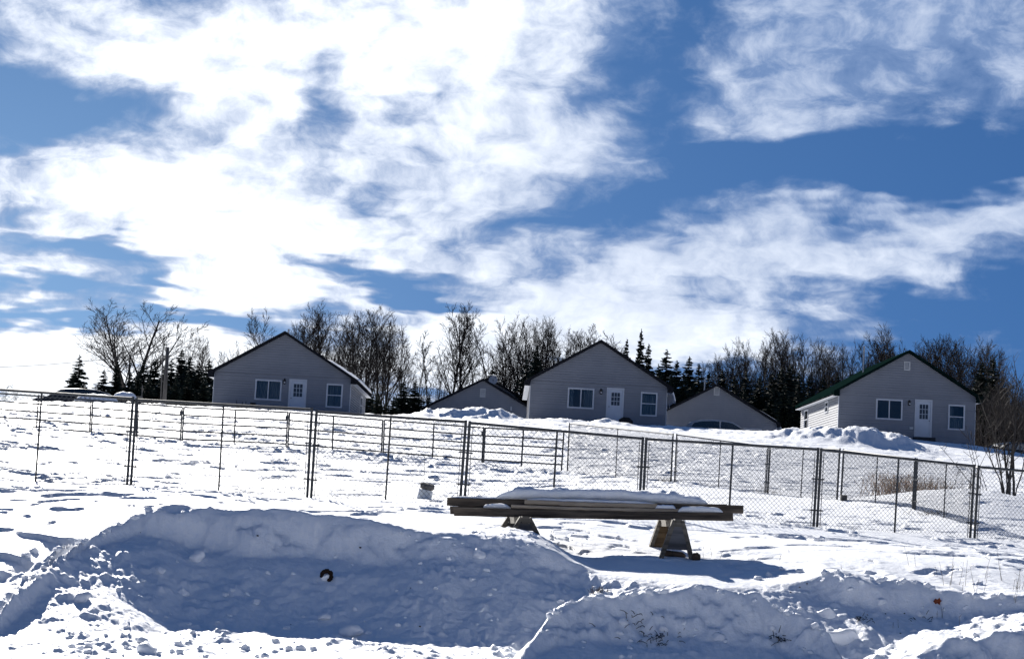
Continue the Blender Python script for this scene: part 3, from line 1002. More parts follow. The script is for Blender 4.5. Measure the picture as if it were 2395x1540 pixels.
# ---------------------------------------------------------------- pipe gates further back
tops = [(-25, 917), (215, 934), (428, 951), (675, 963), (897, 981), (1133, 999), (1320, 1008)]
bots = [(-32, 996), (212, 1013), (424, 1032), (671, 1046), (894, 1062), (1129, 1077), (1314, 1100)]
mids = [(90, 1002), (322, 1023), (551, 1038), (780, 1053), (1015, 1069), (1225, 1088)]
GLAB = ['pipe gate panel at the left edge before the snowed-in car', 'pipe gate panel with its right post under the pole', 'pipe gate panel before the left house window',
        'pipe gate panel before the left house door', 'pipe gate panel left of the bucket', 'pipe gate panel that ends at the rear pen']
dep = [37, 37, 37, 37, 37, 36.6, 35.3]
for i in range(6):
    A0, A1, B0, B1 = at(*bots[i], dep[i]), at(*tops[i], dep[i]), at(*bots[i + 1], dep[i + 1]), at(*tops[i + 1], dep[i + 1])
    h = math.atan2(B0.y - A0.y, B0.x - A0.x)
    root = thing('pipe_gate', GLAB[i], 'gate', A0, h, 'pipe gate panels in a row')
    inv = (Matrix.Translation(A0) @ Matrix.Rotation(h, 4, 'Z')).inverted()
    a0, a1, b0, b1 = [inv @ p_ for p_ in (A0, A1, B0, B1)]
    ex = Vector((.03, 0, 0))
    MB().tube([a0 + ex - Vector((0, 0, .2)), a1 + ex], .026, 8).build('post', RAILP, root)
    MB().tube([b0 - ex - Vector((0, 0, .2)), b1 - ex], .026, 8).build('post', RAILP, root)
    for j in range(5):
        q = j * .262
        MB().tube([a1 + ex - Vector((0, 0, q + .01)), b1 - ex - Vector((0, 0, q + .01))], .028, 6).build('rail', RAILP, root)
    t = (mids[i][0] - tops[i][0]) / (tops[i + 1][0] - tops[i][0])
    m1, m0 = a1.lerp(b1, t), a0.lerp(b0, t)
    MB().tube([m0 + Vector((0, .012, .05 - .1)), m1 + Vector((0, .012, 0))], .028, 6).build('brace', RAILP, root)
    if i in (1, 2, 4):
        c = b1 - ex - Vector((0, 0, .13))
        MB().box(c.x - .06, c.x + .06, c.y - .05, c.y + .05, c.z - .12, c.z).build('latch', RAILP, root)

# ---------------------------------------------------------------- bucket behind the fence
PAIL = mat('white_pail_plastic', (0.62, 0.65, 0.68), 0.4, 0.08, 4)
STONE = mat('rough_slab', (0.10, 0.09, 0.085), 0.95, 0.5, 9, bump=.8)
p = at(990, 1170, 19.9)
bk = thing('plastic_bucket', 'tilted white plastic bucket in the snow behind the fence', 'bucket', (p.x, p.y, p.z - .03))
bk.rotation_euler = (R(-4), R(9), 0)
b = MB().tube([(0, 0, 0), (0, 0, .22)], [.135, .125], 20)
b.build('pail', PAIL, bk, False)
b = MB()
for z, r_ in ((.205, .134), (.18, .132), (.03, .139)):
    b.tube([(0, 0, z - .008), (0, 0, z + .008)], r_, 20)
b.build('rim', PAIL, bk)
p2 = at(999, 1138, 19.9)
b = MB()
n = 18
rs = random.Random(4)
ring = [(math.cos(2 * math.pi * i / n), math.sin(2 * math.pi * i / n)) for i in range(n)]
lv = [(-.055, .55), (-.03, .86), (.02, 1.0), (.05, .93), (.06, .6)]
vs = []
for z, f_ in lv:
    for c_, s_ in ring:
        w = f_ * (1 + rs.uniform(-.06, .06))
        vs.append((c_ * .135 * w, s_ * .12 * w, z + rs.uniform(-.006, .006)))
fs = [(i * n + j, i * n + (j + 1) % n, (i + 1) * n + (j + 1) % n, (i + 1) * n + j) for i in range(4) for j in range(n)]
b.add(vs, fs + [tuple(range(n))[::-1], tuple(range(4 * n, 5 * n))])
sl = b.build('stone_slab', STONE, None, True, loc=p2)
sl.rotation_euler = (R(12), R(10), 0)
tag(sl, 'rough brown slab lying tilted on top of the white bucket', 'slab')
pa, pb = at(991, 1132, 19.9), at(993, 1066, 19.9)
rod = MB().tube([pa - pa, pb - pa], .0045, 5).build('thin_rod', RAILP, None, loc=pa)
tag(rod, 'thin upright rod rising from the bucket behind the fence', 'rod')


# ---------------------------------------------------------------- timbers on sawhorses
def wood(name, dark, light, scale=5.0, rough=.85):
    m_ = mat(name, light, rough, scale=scale, stretch=(.22, 3.0, 3.0), bump=.5, col2=dark, detail=7)
    return m_


WOOD_A = wood('weathered_timber', (.016, .013, .011), (.115, .092, .072))
WOOD_B = wood('weathered_board', (.20, .165, .13), (.42, .35, .27))
WOOD_C = wood('grey_leg_wood', (.05, .045, .038), (.17, .15, .12))
PLY = wood('brown_plywood', (.10, .065, .035), (.30, .21, .12), 3)
PLYG = wood('grey_plywood', (.05, .05, .054), (.15, .15, .155), 3)
TD = 14.6


def timber(label, pl, pr, dl, dr, depth, thick, m_, seed, cap=None):
    """long timber whose front face runs from the upper left corner seen at pl to the upper right corner at pr"""
    A, B = at(*pl, dl), at(*pr, dr)
    L = (B - A).length
    ang = math.atan2(B.y - A.y, B.x - A.x)
    til = math.asin((B.z - A.z) / L)
    rng = random.Random(seed)
    n = 24
    vs = []
    for i in range(n + 1):
        x = L * i / n
        sag = -.008 * math.sin(math.pi * i / n) + rng.uniform(-.0025, .0025)
        ch = .006
        prof = [(0, -thick + ch), (ch, -thick), (depth - ch, -thick), (depth, -thick + ch), (depth, -ch), (depth - ch, 0), (ch, 0), (0, -ch)]
        for y, z in prof:
            vs.append((x + (rng.uniform(-.006, .006) if i in (0, n) else 0), y + rng.uniform(-.002, .002), z + sag + rng.uniform(-.002, .002)))
    fs = [(i * 8 + j, (i + 1) * 8 + j, (i + 1) * 8 + (j + 1) % 8, i * 8 + (j + 1) % 8) for i in range(n) for j in range(8)]
    fs += [tuple(range(8)), tuple(range(n * 8, n * 8 + 8))[::-1]]
    b_ = MB()
    b_.add(vs, [f[::-1] for f in fs])
    o = b_.build('timber', m_, None, loc=A)
    o.rotation_euler = (0, -til, ang)
    return tag(o, label, 'timber', 'old timbers stacked on the sawhorses')


timber('lower front timber of the stack, with an orange end on the left', (1061, 1186), (1714, 1198), 14.60, 14.45, .10, .105, WOOD_A, 1)
timber('lower rear timber of the stack, hidden behind the front one', (1052, 1183), (1700, 1196), 14.80, 14.65, .10, .105, WOOD_A, 2)
timber('third lower timber at the back of the stack', (1070, 1181), (1690, 1194), 15.0, 14.85, .10, .105, WOOD_A, 3)
timber('upper back timber that sticks out furthest at both ends', (1046, 1162), (1738, 1181), 14.82, 14.60, .11, .108, WOOD_A, 4)
timber('uppermost rear timber under the snow', (1090, 1160), (1700, 1178), 14.98, 14.78, .11, .108, WOOD_A, 5)
timber('thin pale board lying on the lower front timber', (1195, 1179), (1588, 1189), 14.58, 14.50, .12, .042, WOOD_B, 6)
timber('thick pale board on top at the front of the stack', (1227, 1167), (1536, 1177), 14.60, 14.54, .11, .055, WOOD_B, 7)
# orange sawn end on the lower front timber
e = at(1061, 1187, 14.585)


def lying_snow(label, pl, pr, dl, dr, depth, h, seed, rag=.02, nx=90, ny=14, prof=None):
    A, B = at(*pl, dl), at(*pr, dr)
    L = (B - A).length
    ang, til = math.atan2(B.y - A.y, B.x - A.x), math.asin((B.z - A.z) / L)
    def fn(u, v):
        x, y = L * u, depth * v
        e_ = min(1, u / .10, (1 - u) / .16) if prof is None else prof(u)
        e_ = max(0, e_) ** .6
        n1 = float(fbm(np.array([x * 5.0 + seed]), np.array([y * 5.0]), 4, seed)[0]) - .5
        n2 = float(fbm(np.array([x * 2.0 + seed]), np.array([0.5]), 3, seed + 3)[0]) - .5
        cr = min(1, (v + .04) / .10, (1.04 - v) / .10)
        z = (1 + .9 * (float(fbm(np.array([x * 9.0 + seed]), np.array([y * 9.0]), 3, seed + 9)[0]) - .5) * (v > .2)) * h * e_ * (.35 + .65 * math.sin(min(1, max(0, cr)) * 1.57)) * (1 + .5 * n2) + rag * n1 * e_
        yy = y + rag * 1.5 * n2 * (1 - v)
        return x, yy, -.012, max(.002, z)
    o = snow_blob(fn, nx, ny).build('lying_snow', SNOW, None, True, loc=A)
    o.rotation_euler = (0, -til, ang)
    return tag(o, label, 'snow', 'snow lying on the timber stack')


lying_snow('long thick cap of snow on top of the timber stack', (1160, 1162), (1655, 1176), 14.80, 14.66, .36, .125, 21, .05)
lying_snow('thin snow on the left end of the timber stack', (1130, 1184), (1192, 1186), 14.64, 14.62, .10, .034, 22, .02, 24, 8)
lying_snow('snow patch at the right on the lower front timber', (1585, 1194), (1690, 1196), 14.50, 14.47, .12, .060, 23, .015, 30, 8)
lying_snow('small snow patch right of the pale board on the stack', (1532, 1188), (1580, 1190), 14.54, 14.52, .11, .05, 24, .012, 20, 8)
lying_snow('strip of snow on the pale front board of the stack', (1232, 1167), (1534, 1177), 14.63, 14.57, .09, .022, 25, .012, 50, 6)
lying_snow('dusting of snow on the far left timber end', (1056, 1162), (1180, 1165), 14.84, 14.8, .09, .018, 26, .01, 24, 6)


def sawhorse(label, near_px, near_d, far_px, far_d, top_z, hh, near_ply, far_ply, group='wooden sawhorses under the timbers'):
    """near_px, far_px: middle of the A-frame feet; the beam runs from the near frame to the far one"""
    Np, Fp = at(*near_px, near_d), at(*far_px, far_d)
    ang = math.atan2(Fp.y - Np.y, Fp.x - Np.x)
    L = math.hypot(Fp.x - Np.x, Fp.y - Np.y)
    root = thing('sawhorse', label, 'sawhorse', (Np.x, Np.y, Np.z), ang - math.pi / 2, group)
    H = top_z - Np.z                                   # root x to the right, y away
    MB().bar((0, -.04, H - .05), (0, L + .04, H - .05), .09, .10).build('crossbeam', WOOD_C, root)
    for y, plym, sgn in ((.03, near_ply, -1), (L - .03, far_ply, 1)):
        for sx_ in (-1, 1):
            MB().bar((sx_ * .05, y, H - .02), (sx_ * hh, y, -.12), .05, .14, up=(0, 1, 0)).build('leg', WOOD_C, root)
        b_ = MB()
        zt, zb_ = H - .09, .10
        wx = lambda z: .05 + (hh - .05) * (H - .02 - z) / (H + .10) + .03
        y0 = y + sgn * .052 - .008
        b_.prism([(-wx(zb_), zb_), (wx(zb_), zb_), (wx(zt), zt), (-wx(zt), zt)], y0, y0 + .016)
        b_.build('gusset', plym, root)
    return root


sawhorse('right sawhorse under the timbers with a grey plywood gusset', (1582, 1303), 14.15, (1549, 1270), 15.35, at(1600, 1214, 14.6).z, .225, PLYG, PLY)
sawhorse('left sawhorse under the timbers, half buried behind trodden snow', (1226, 1258), 14.3, (1196, 1243), 15.4, at(1222, 1206, 14.6).z, .27, PLYG, PLYG)
LOG = wood('split_log', (.03, .02, .014), (.12, .08, .05), 6)
p = at(1565, 1296, 14.4)
b = MB().tube([(-.10, 0, 0), (-.06, 0, .01), (.16, .02, -.01), (.2, .03, -.02)], [.03, .05, .055, .035], 9)
tag(b.build('log', LOG, None, True, loc=p), 'short dark log lying between the legs of the right sawhorse', 'log')
p = at(1628, 1300, 14.1)
b = MB().tube([(0, 0, -.05), (0, 0, .0), (.005, 0, .035), (.01, 0, .05)], [.05, .055, .045, .02], 8)
tag(b.build('wooden_stub', LOG, None, True, loc=p), 'black stub beside the right foot of the right sawhorse', 'wood stub')


# ---------------------------------------------------------------- trees
BARK = mat('grey_bark', (0.050, 0.044, 0.040), 0.95, 0.35, 3, stretch=(4, 4, .6), bump=.3)
TWIG = mat('twig_bark', (0.034, 0.027, 0.023), 0.95, 0.25, 2)
NEEDLE = mat('spruce_needles', (0.016, 0.024, 0.015), 0.9, 0.45, 5)
BRUSHM = mat('brush_twigs', (0.045, 0.036, 0.031), 0.95, 0.4, 1.5)


def gen_bare(seed, kind):
    """unit-height bare tree -> (trunk MB, crown MB)"""
    rg = random.Random(seed)
    tr, cr = MB(), MB()
    spread = kind == 'spread'
    slim = kind == 'slim'

    def grow(p, d, L, r, lev, maxlev):
        n = (8, 6, 5, 3, 2)[lev]
        pts, rad = [Vector(p)], [r]
        d = d.normalized()
        kids = []
        for i in range(n):
            j = (.07, .13, .19, .25, .3)[lev]
            d = (d + Vector((rg.uniform(-j, j), rg.uniform(-j, j), rg.uniform(-j, j) * .6 + ((.05 if lev else 0.02) if not spread else (.035 if lev else .05)) + (.07 if lev == 1 and not spread else 0)))).normalized()
            pts.append(pts[-1] + d * L / n)
            t = (i + 1) / n
            rad.append(max(.0012, r * (1 - .78 * t)))
            kids.append((pts[-1], Vector(d), t, rad[-1]))
        (tr if lev <= (1 if spread else 0) else cr).tube(pts, rad, (6, 4, 3, 3, 3)[lev], False)
        if lev >= maxlev:
            return
        if lev == 0:
            cnt = (11 if spread else 16) if not slim else 12
            lo = .30 if spread else .28
        else:
            cnt = (0, 6, 6, 4)[lev] if spread else (0, 9, 7, 4)[lev] if not slim else (0, 7, 5, 3)[lev]
            lo = .18
        for c in range(cnt):
            t = lo + (1 - lo) * (c + rg.random()) / cnt
            f = t * n
            i = min(int(f), n - 1)
            q = pts[i].lerp(pts[i + 1], f - i)
            base_r = rad[i] * (1 - f + i) + rad[i + 1] * (f - i)
            dd = (pts[i + 1] - pts[i]).normalized()
            az_ = c * 2.4 + rg.uniform(-.6, .6)
            side = dd.orthogonal().normalized()
            side = Matrix.Rotation(az_, 3, dd) @ side
            if lev == 0:
                an = rg.uniform(.50, .85) if spread else rg.uniform(.36, .80)
                ll = (.40 if spread else .46) * (1 - .66 * t) * rg.uniform(.75, 1.2) + .04
                if slim:
                    ll *= .62
            else:
                an = rg.uniform(.40, .85)
                ll = L * (.50 - .18 * t) * rg.uniform(.7, 1.25)
            nd = dd * math.cos(an) + side * math.sin(an)
            grow(q, nd, ll, max(.0014, base_r * (.60 if lev == 0 else .62)), lev + 1, maxlev)

    if spread:
        # several heavy limbs from a short bole
        tr.tube([(0, 0, 0), (.004, 0, .1), (0, .003, .21)], [.032, .026, .024], 8, False)
        for i in range(6):
            a = i * 1.047 + rg.uniform(-.3, .3)
            tilt = (.08, .95, .50, .22, .85, .62)[i]
            d = Vector((math.cos(a) * tilt, math.sin(a) * tilt, 1))
            grow(Vector((math.cos(a) * .006, math.sin(a) * .006, .13 + .015 * i)), d, (.86, .74, .80, .84, .70, .74)[i], (.018, .014, .013, .014, .013, .012)[i], 0, 3)
    else:
        grow(Vector((0, 0, 0)), Vector((rg.uniform(-.04, .04), rg.uniform(-.04, .04), 1)), 1.0, .0155 if not slim else .009, 0, 3)
    return tr, cr


def gen_spruce(seed, wide, ragged):
    rg = random.Random(seed)
    tr, cr = MB(), MB()
    tr.tube([(0, 0, -.03), (0, 0, .5), (0, 0, 1.0)], [.016, .010, .001], 6, False)
    z = .03
    while z < .985:
        t = 1 - z
        R_ = 1.22 * wide * (t ** .90) * (1 + ragged * rg.uniform(-.45, .30)) + .004
        nb = max(4, int(5 + 9 * t))
        for i in range(nb):
            a = 2 * math.pi * (i + rg.random()) / nb
            z0_ = z
            z = z0_ + rg.uniform(-.022, .022)
            L = R_ * rg.uniform(.55, 1.15)
            droop = rg.uniform(-.15, .60) * (t + .15)
            ca, sa = math.cos(a), math.sin(a)
            n = max(2, int(L / .026))
            px_, pz = 0, z
            for s_ in range(n):
                f0, f1 = s_ / n, (s_ + 1) / n
                zz0 = z - droop * L * f0 * (1.2 - .5 * f0)
                zz1 = z - droop * L * f1 * (1.2 - .5 * f1)
                tp = .30 + .70 * min(1, t * 2.2)
                w = (.018 + .020 * (1 - f1)) * rg.uniform(.6, 1.35) * tp
                for sd_ in (-1, 1):
                    sx_, sy_ = -sa * sd_, ca * sd_
                    o_ = rg.uniform(.15, .7)
                    x0, y0 = ca * L * f0, sa * L * f0
                    x1, y1 = ca * L * f1, sa * L * f1
                    tip = (x1 + ca * w * o_ + sx_ * w, y1 + sa * w * o_ + sy_ * w, zz1 - rg.uniform(.002, .026) * tp)
                    cr.add([(x0, y0, zz0 + .003), (x1, y1, zz1 + .003), tip, (x0 + sx_ * w * .6, y0 + sy_ * w * .6, zz0 - rg.uniform(.006, .034) * tp)], [(0, 1, 2, 3)])
                if s_ == n - 1:
                    cr.add([(x1, y1, zz1), (x1 + ca * w * 1.2, y1 + sa * w * 1.2, zz1 + .004), (x1 + ca * .3 * w, y1 + sa * .3 * w, zz1 - .012)], [(0, 1, 2)])
            z = z0_
        z += rg.uniform(.014, .024) + .008 * t
    cr.tube([(0, 0, .94), (0, 0, 1.0)], [.006, .002], 4, False)
    return tr, cr


PROTO = {}
for kind_, seeds in (('spread', (3, 11)), ('tall', (21, 22, 23, 24, 25)), ('slim', (31, 32, 33))):
    for i, sd_ in enumerate(seeds):
        t_, c_ = gen_bare(sd_, kind_)
        PROTO[kind_ + str(i)] = (t_, c_, BARK, TWIG)
for i, (wd, rg_) in enumerate(((.21, .5), (.15, .7), (.27, .6), (.12, .9))):
    t_, c_ = gen_spruce(50 + i, wd, rg_)
    PROTO['spruce' + str(i)] = (t_, c_, BARK, NEEDLE)
for k_ in list(PROTO):
    t_, c_, mt, mc = PROTO[k_]
    top_ = max(v[2] for v in c_.v + t_.v)
    t_.v = [(x / top_, y / top_, z / top_) for x, y, z in t_.v]
    c_.v = [(x / top_, y / top_, z / top_) for x, y, z in c_.v]
    a_ = bpy.data.meshes.new('trunk')
    a_.from_pydata(t_.v, [], t_.f)
    a_.materials.append(mt)
    a_.polygons.foreach_set('use_smooth', [True] * len(a_.polygons))
    b_ = bpy.data.meshes.new('crown')
    b_.from_pydata(c_.v, [], c_.f)
    b_.materials.append(mc)
    PROTO[k_] = (a_, b_, 'spruce' in k_)
TG = {}
ORD = ['first', 'second', 'third', 'fourth', 'fifth', 'sixth', 'seventh', 'eighth', 'ninth', 'tenth', 'eleventh', 'twelfth', 'thirteenth', 'fourteenth', 'fifteenth',
       'sixteenth', 'seventeenth', 'eighteenth', 'nineteenth', 'twentieth', 'twenty-first', 'twenty-second', 'twenty-third', 'twenty-fourth', 'twenty-fifth', 'twenty-sixth']


def unique_label(label, group, px):
    return label


def number_groups():
    """trees of one row are told apart by their place in it"""
    rows = {}
    for o in bpy.data.objects:
        if o.get('category') == 'tree' and o.get('group'):
            rows.setdefault(o['label'], []).append(o)
    for lab, os_ in rows.items():
        os_.sort(key=lambda o: o.location.x / o.location.y)
        for i, o in enumerate(os_):
            o['label'] = '%s, %s from the left' % (lab, ORD[i])



def tree(px, top, d, proto, label, group=None, wide=1.0, rz=None, ybase=None):
    """tree whose tip is seen at (px, top) at depth d and which stands on the ground there"""
    T = at(px, top, d)
    label = unique_label(label, group, px)
    # lean of the view: the foot sits straight below the tip
    zb = gz1(T.x, T.y) - .25
    H = T.z - zb
    a_, b_, sp = PROTO[proto]
    root = thing('spruce_tree' if sp else 'bare_tree', label, 'tree', (T.x, T.y, zb), random.Random(px * 7 + d).uniform(0, 6.28) if rz is None else rz, group)
    root.scale = (H * wide, H * wide, H)
    for me, n in ((a_, 'trunk'), (b_, 'crown')):
        link(n, me, root)
    return root


# prominent trees
tree(322, 697, 86, 'spread0', 'large spreading bare maple standing alone left of the pole', wide=1.25, rz=.5)
tree(187, 828, 78, 'spruce0', 'small neat spruce left of the big bare maple', wide=1.35)
for i, (px, top, d, pr, w) in enumerate([(244, 862, 80, 'spruce2', 1.2), (275, 843, 82, 'spruce1', 1.3), (306, 868, 80, 'spruce2', 1.2), (338, 842, 84, 'spruce0', 1.5), (365, 838, 84, 'spruce2', 1.2),
                                         (402, 838, 83, 'spruce0', 1.4), (426, 815, 85, 'spruce1', 1.6), (446, 832, 84, 'spruce0', 1.5), (466, 846, 83, 'spruce2', 1.3), (489, 838, 85, 'spruce0', 1.4),
                                         (385, 858, 80, 'spruce2', 1.2), (325, 872, 79, 'spruce2', 1.3), (440, 870, 79, 'spruce2', 1.2), (478, 876, 79, 'spruce2', 1.2), (350, 880, 78, 'spruce2', 1.2), (412, 880, 78, 'spruce2', 1.2), (505, 868, 82, 'spruce2', 1.2)]):
    tree(px, top, d, pr, 'dark spruce in the thicket right of the big maple', 'spruces between the maple and the left house', w)
for px, top, d, pr in [(430, 765, 92, 'slim0'), (405, 795, 92, 'slim2'), (474, 780, 94, 'tall1'), (455, 800, 92, 'slim1'), (500, 805, 94, 'slim0'), (530, 812, 92, 'tall3')]:
    tree(px, top, d, pr, 'thin bare tree above the spruces left of the left house', 'thin bare trees left of the left house', .9)
tree(548, 793, 88, 'slim1', 'dead forked snag just left of the left house roof', wide=.8)
tree(580, 795, 105, 'slim2', 'small faint bare tree above the left house eave', wide=1.2)
tree(638, 713, 95, 'tall2', 'rounded bare tree behind the left house just left of its ridge', wide=1.05)
for px, top, d, pr, w in [(700, 742, 92, 'tall0', .9), (722, 722, 94, 'tall3', .9), (748, 712, 93, 'tall1', .9), (772, 698, 93, 'tall4', .9), (795, 728, 95, 'tall2', .9), (820, 742, 94, 'tall0', .8)]:
    tree(px, top, d, pr, 'bare tree behind the left house roof', 'bare trees behind the left house', w)
for px, top, d, pr, w in [(838, 722, 90, 'tall1', 1), (868, 715, 90, 'tall0', 1.0), (892, 712, 91, 'tall3', .95), (915, 728, 92, 'tall4', .9)]:
    tree(px, top, d, pr, 'tall bare tree in the dense clump right of the left house', 'dense bare clump right of the left house', w)
for px, top, d, pr, w in [(950, 752, 92, 'tall2', .85), (988, 790, 92, 'slim0', 1), (1008, 772, 94, 'slim1', 1.1), (1030, 815, 92, 'slim2', 1), (930, 800, 95, 'slim2', 1)]:
    tree(px, top, d, pr, 'slender bare tree in the gap left of the low building', 'slender bare trees in the gap', w)
tree(1062, 706, 90, 'tall4', 'tall bare tree behind the low building, left one of a high pair', wide=.95, rz=1.0)
tree(1090, 700, 90, 'tall1', 'tall bare tree behind the low building, right one of a high pair', wide=.95, rz=2.0)
tree(1118, 752, 93, 'slim1', 'thin bare tree leaning beside the high pair', wide=1.1)
for px, top, d, pr, w in [(1172, 742, 96, 'slim0', 1.1), (1195, 738, 96, 'tall3', .8), (1218, 728, 96, 'tall2', .85), (1240, 738, 97, 'tall0', .85), (1262, 732, 97, 'tall4', .8), (1282, 736, 96, 'tall1', .85),
                          (1305, 756, 98, 'tall3', .8), (1330, 760, 98, 'tall2', .8), (1352, 768, 98, 'tall0', .8), (1378, 756, 99, 'slim1', 1.2), (1400, 760, 99, 'tall4', .75), (1425, 774, 99, 'slim0', 1.2), (1445, 778, 99, 'tall2', .7), (1468, 768, 100, 'slim2', 1.1), (1485, 800, 100, 'slim0', 1.1)]:
    tree(px, top, d, pr, 'bare tree of the close row behind the middle house', 'bare trees behind the middle house', w)
tree(1500, 768, 92, 'spruce3', 'tall ragged spruce rising behind the middle house roof', wide=1.0)
tree(1517, 802, 92, 'spruce1', 'shorter spruce leaning against the tall ragged one', wide=1.0)
tree(1466, 790, 94, 'spruce1', 'narrow spruce behind the right slope of the middle house', wide=.8)
tree(1256, 806, 92, 'spruce1', 'dark spruce behind the left slope of the middle house', wide=1.2)
tree(1232, 838, 91, 'spruce0', 'low dark spruce beside the left eave of the middle house', wide=1.1)
tree(1152, 855, 97, 'spruce2', 'spruce top showing above the dish roof', wide=1.2)
for px, top, d, w in [(945, 888, 84, 1.2), (972, 888, 84, 1.2), (922, 925, 80, 1.2), (868, 905, 82, 1.2), (885, 918, 80, 1.3), (905, 938, 80, 1.2), (1005, 920, 88, 1.0)]:
    tree(px, top, d, 'spruce2' if w > 1.1 else 'spruce0', 'small spruce between the left house and the low building', 'small spruces right of the left house', w)
for px, top, d, pr, w in [(1560, 816, 90, 'spruce0', 1.3), (1584, 842, 90, 'spruce2', 1.1), (1612, 832, 92, 'spruce1', 1.4), (1635, 850, 90, 'spruce0', 1.2), (1540, 850, 88, 'spruce2', 1.0), (1658, 868, 92, 'spruce2', 1.1),
                          (1598, 868, 88, 'spruce2', 1.1), (1572, 870, 88, 'spruce2', 1.1), (1690, 862, 92, 'spruce1', 1.5), (1715, 880, 90, 'spruce2', 1.2), (1745, 868, 92, 'spruce0', 1.3), (1775, 880, 90, 'spruce2', 1.2),
                          (1808, 870, 90, 'spruce0', 1.5), (1828, 858, 91, 'spruce2', 1.2), (1848, 852, 92, 'spruce1', 1.9), (1868, 866, 90, 'spruce2', 1.1), (1892, 876, 92, 'spruce0', 1.4), (1925, 880, 92, 'spruce2', 1.1), (1960, 876, 93, 'spruce1', 1.5), (1990, 870, 93, 'spruce2', 1.1),
                          (1805, 905, 88, 'spruce2', 1.1), (1835, 898, 87, 'spruce2', 1.2), (1862, 905, 87, 'spruce2', 1.1), (1740, 905, 88, 'spruce2', 1.1), (1640, 895, 87, 'spruce2', 1.1), (1890, 915, 88, 'spruce2', 1.2)]:
    tree(px, top, d, pr, 'dark spruce between the middle and right houses', 'spruces between the middle and right houses', w)
_rw = random.Random(9)
for px, top in [(1535, 850), (1640, 838), (1662, 822), (1682, 826), (1702, 800), (1725, 806), (1748, 784), (1768, 792), (1790, 780), (1812, 778), (1832, 764), (1858, 764), (1880, 776), (1905, 782), (1928, 796), (1950, 794), (1975, 802), (2002, 788), (2028, 794), (2048, 800)]:
    tree(px, top, _rw.uniform(94, 104), _rw.choice(['tall0', 'tall1', 'tall2', 'tall3', 'tall4']), 'bare tree between the middle and right houses', 'bare trees between the middle and right houses', _rw.uniform(.7, .85))
for px, top in [(1655, 850), (1695, 835), (1737, 826), (1780, 818), (1822, 810), (1870, 806), (1915, 816), (1962, 822), (2012, 815)]:
    tree(px, top, _rw.uniform(104, 112), _rw.choice(['tall0', 'tall2', 'tall4', 'slim1']), 'bare tree deep in the wood before the right house', 'bare trees deep in the wood', _rw.uniform(.75, .95))
for px, top, w in [(2055, 756, .75), (2082, 752, .75), (2120, 786, .8), (2148, 790, .75), (2175, 785, .8), (2198, 774, .85), (2222, 780, .8), (2248, 778, .85), (2272, 782, .8), (2296, 792, .75), (2316, 806, .75)]:
    tree(px, top, _rw.uniform(92, 100), _rw.choice(['tall0', 'tall1', 'tall2', 'tall3', 'tall4']), 'bare tree behind the right house roof', 'bare trees behind the right house', w)
tree(2322, 836, 84, 'spruce2', 'large dark spruce right of the right house', wide=1.0)
for px, top, d, pr, w in [(2296, 845, 86, 'spruce1', 1.5), (2345, 880, 84, 'spruce2', 1.0), (2283, 880, 84, 'spruce0', 1.2), (2310, 900, 82, 'spruce2', 1.2), (2372, 925, 84, 'spruce2', 1.0), (2398, 935, 84, 'spruce2', 1.0), (2425, 930, 85, 'spruce2', 1.0), (2335, 930, 80, 'spruce2', 1.1), (2360, 950, 80, 'spruce2', 1.1), (2388, 962, 80, 'spruce2', 1.1), (2300, 950, 79, 'spruce2', 1.2)]:
    tree(px, top, d, pr, 'dark spruce at the right edge beyond the right house', 'spruces at the right edge', w)
for px, top in [(2345, 866), (2362, 878), (2380, 884), (2398, 888), (2415, 880), (2440, 890), (2330, 880), (2372, 900), (2354, 905)]:
    tree(px, top, _rw.uniform(74, 82), _rw.choice(['tall0', 'tall3', 'slim1', 'tall2']), 'thin bare tree in the scrub at the right edge', 'bare trees at the right edge', 1.0)
# tiny growth on the left skyline
tree(14, 898, 72, 'slim0', 'tiny bare sapling on the skyline at the left edge', wide=1.2)
tree(47, 897, 72, 'slim2', 'tiny bare sapling second from the left edge', wide=1.2)
tree(90, 921, 70, 'spruce2', 'tiny spruce on the skyline left of the snowed-in car', wide=1.0)

for px, top in [(1187, 775), (1230, 772), (1274, 774), (1318, 792), (1362, 798), (1410, 800), (1458, 806)]:
    tree(px, top, _rw.uniform(104, 112), _rw.choice(['tall0', 'tall1', 'tall2', 'tall3', 'tall4']), 'dim bare tree in the back row behind the middle house', 'back row of bare trees behind the middle house', _rw.uniform(.85, 1.05))
for px, top in [(735, 760), (788, 756), (858, 752), (903, 756)]:
    tree(px, top, _rw.uniform(102, 110), _rw.choice(['tall0', 'tall1', 'tall3', 'tall4']), 'dim bare tree in the back row right of the left house', 'back row of bare trees right of the left house', _rw.uniform(.85, 1.0))
for px, top in [(2070, 790), (2100, 796), (2132, 806), (2162, 806), (2188, 800), (2212, 796), (2236, 800), (2262, 802), (2285, 806), (2306, 816)]:
    tree(px, top, _rw.uniform(102, 110), _rw.choice(['tall0', 'tall1', 'tall2', 'tall4']), 'dim bare tree in the back row behind the right house', 'back row of bare trees behind the right house', _rw.uniform(.85, 1.0))
number_groups()

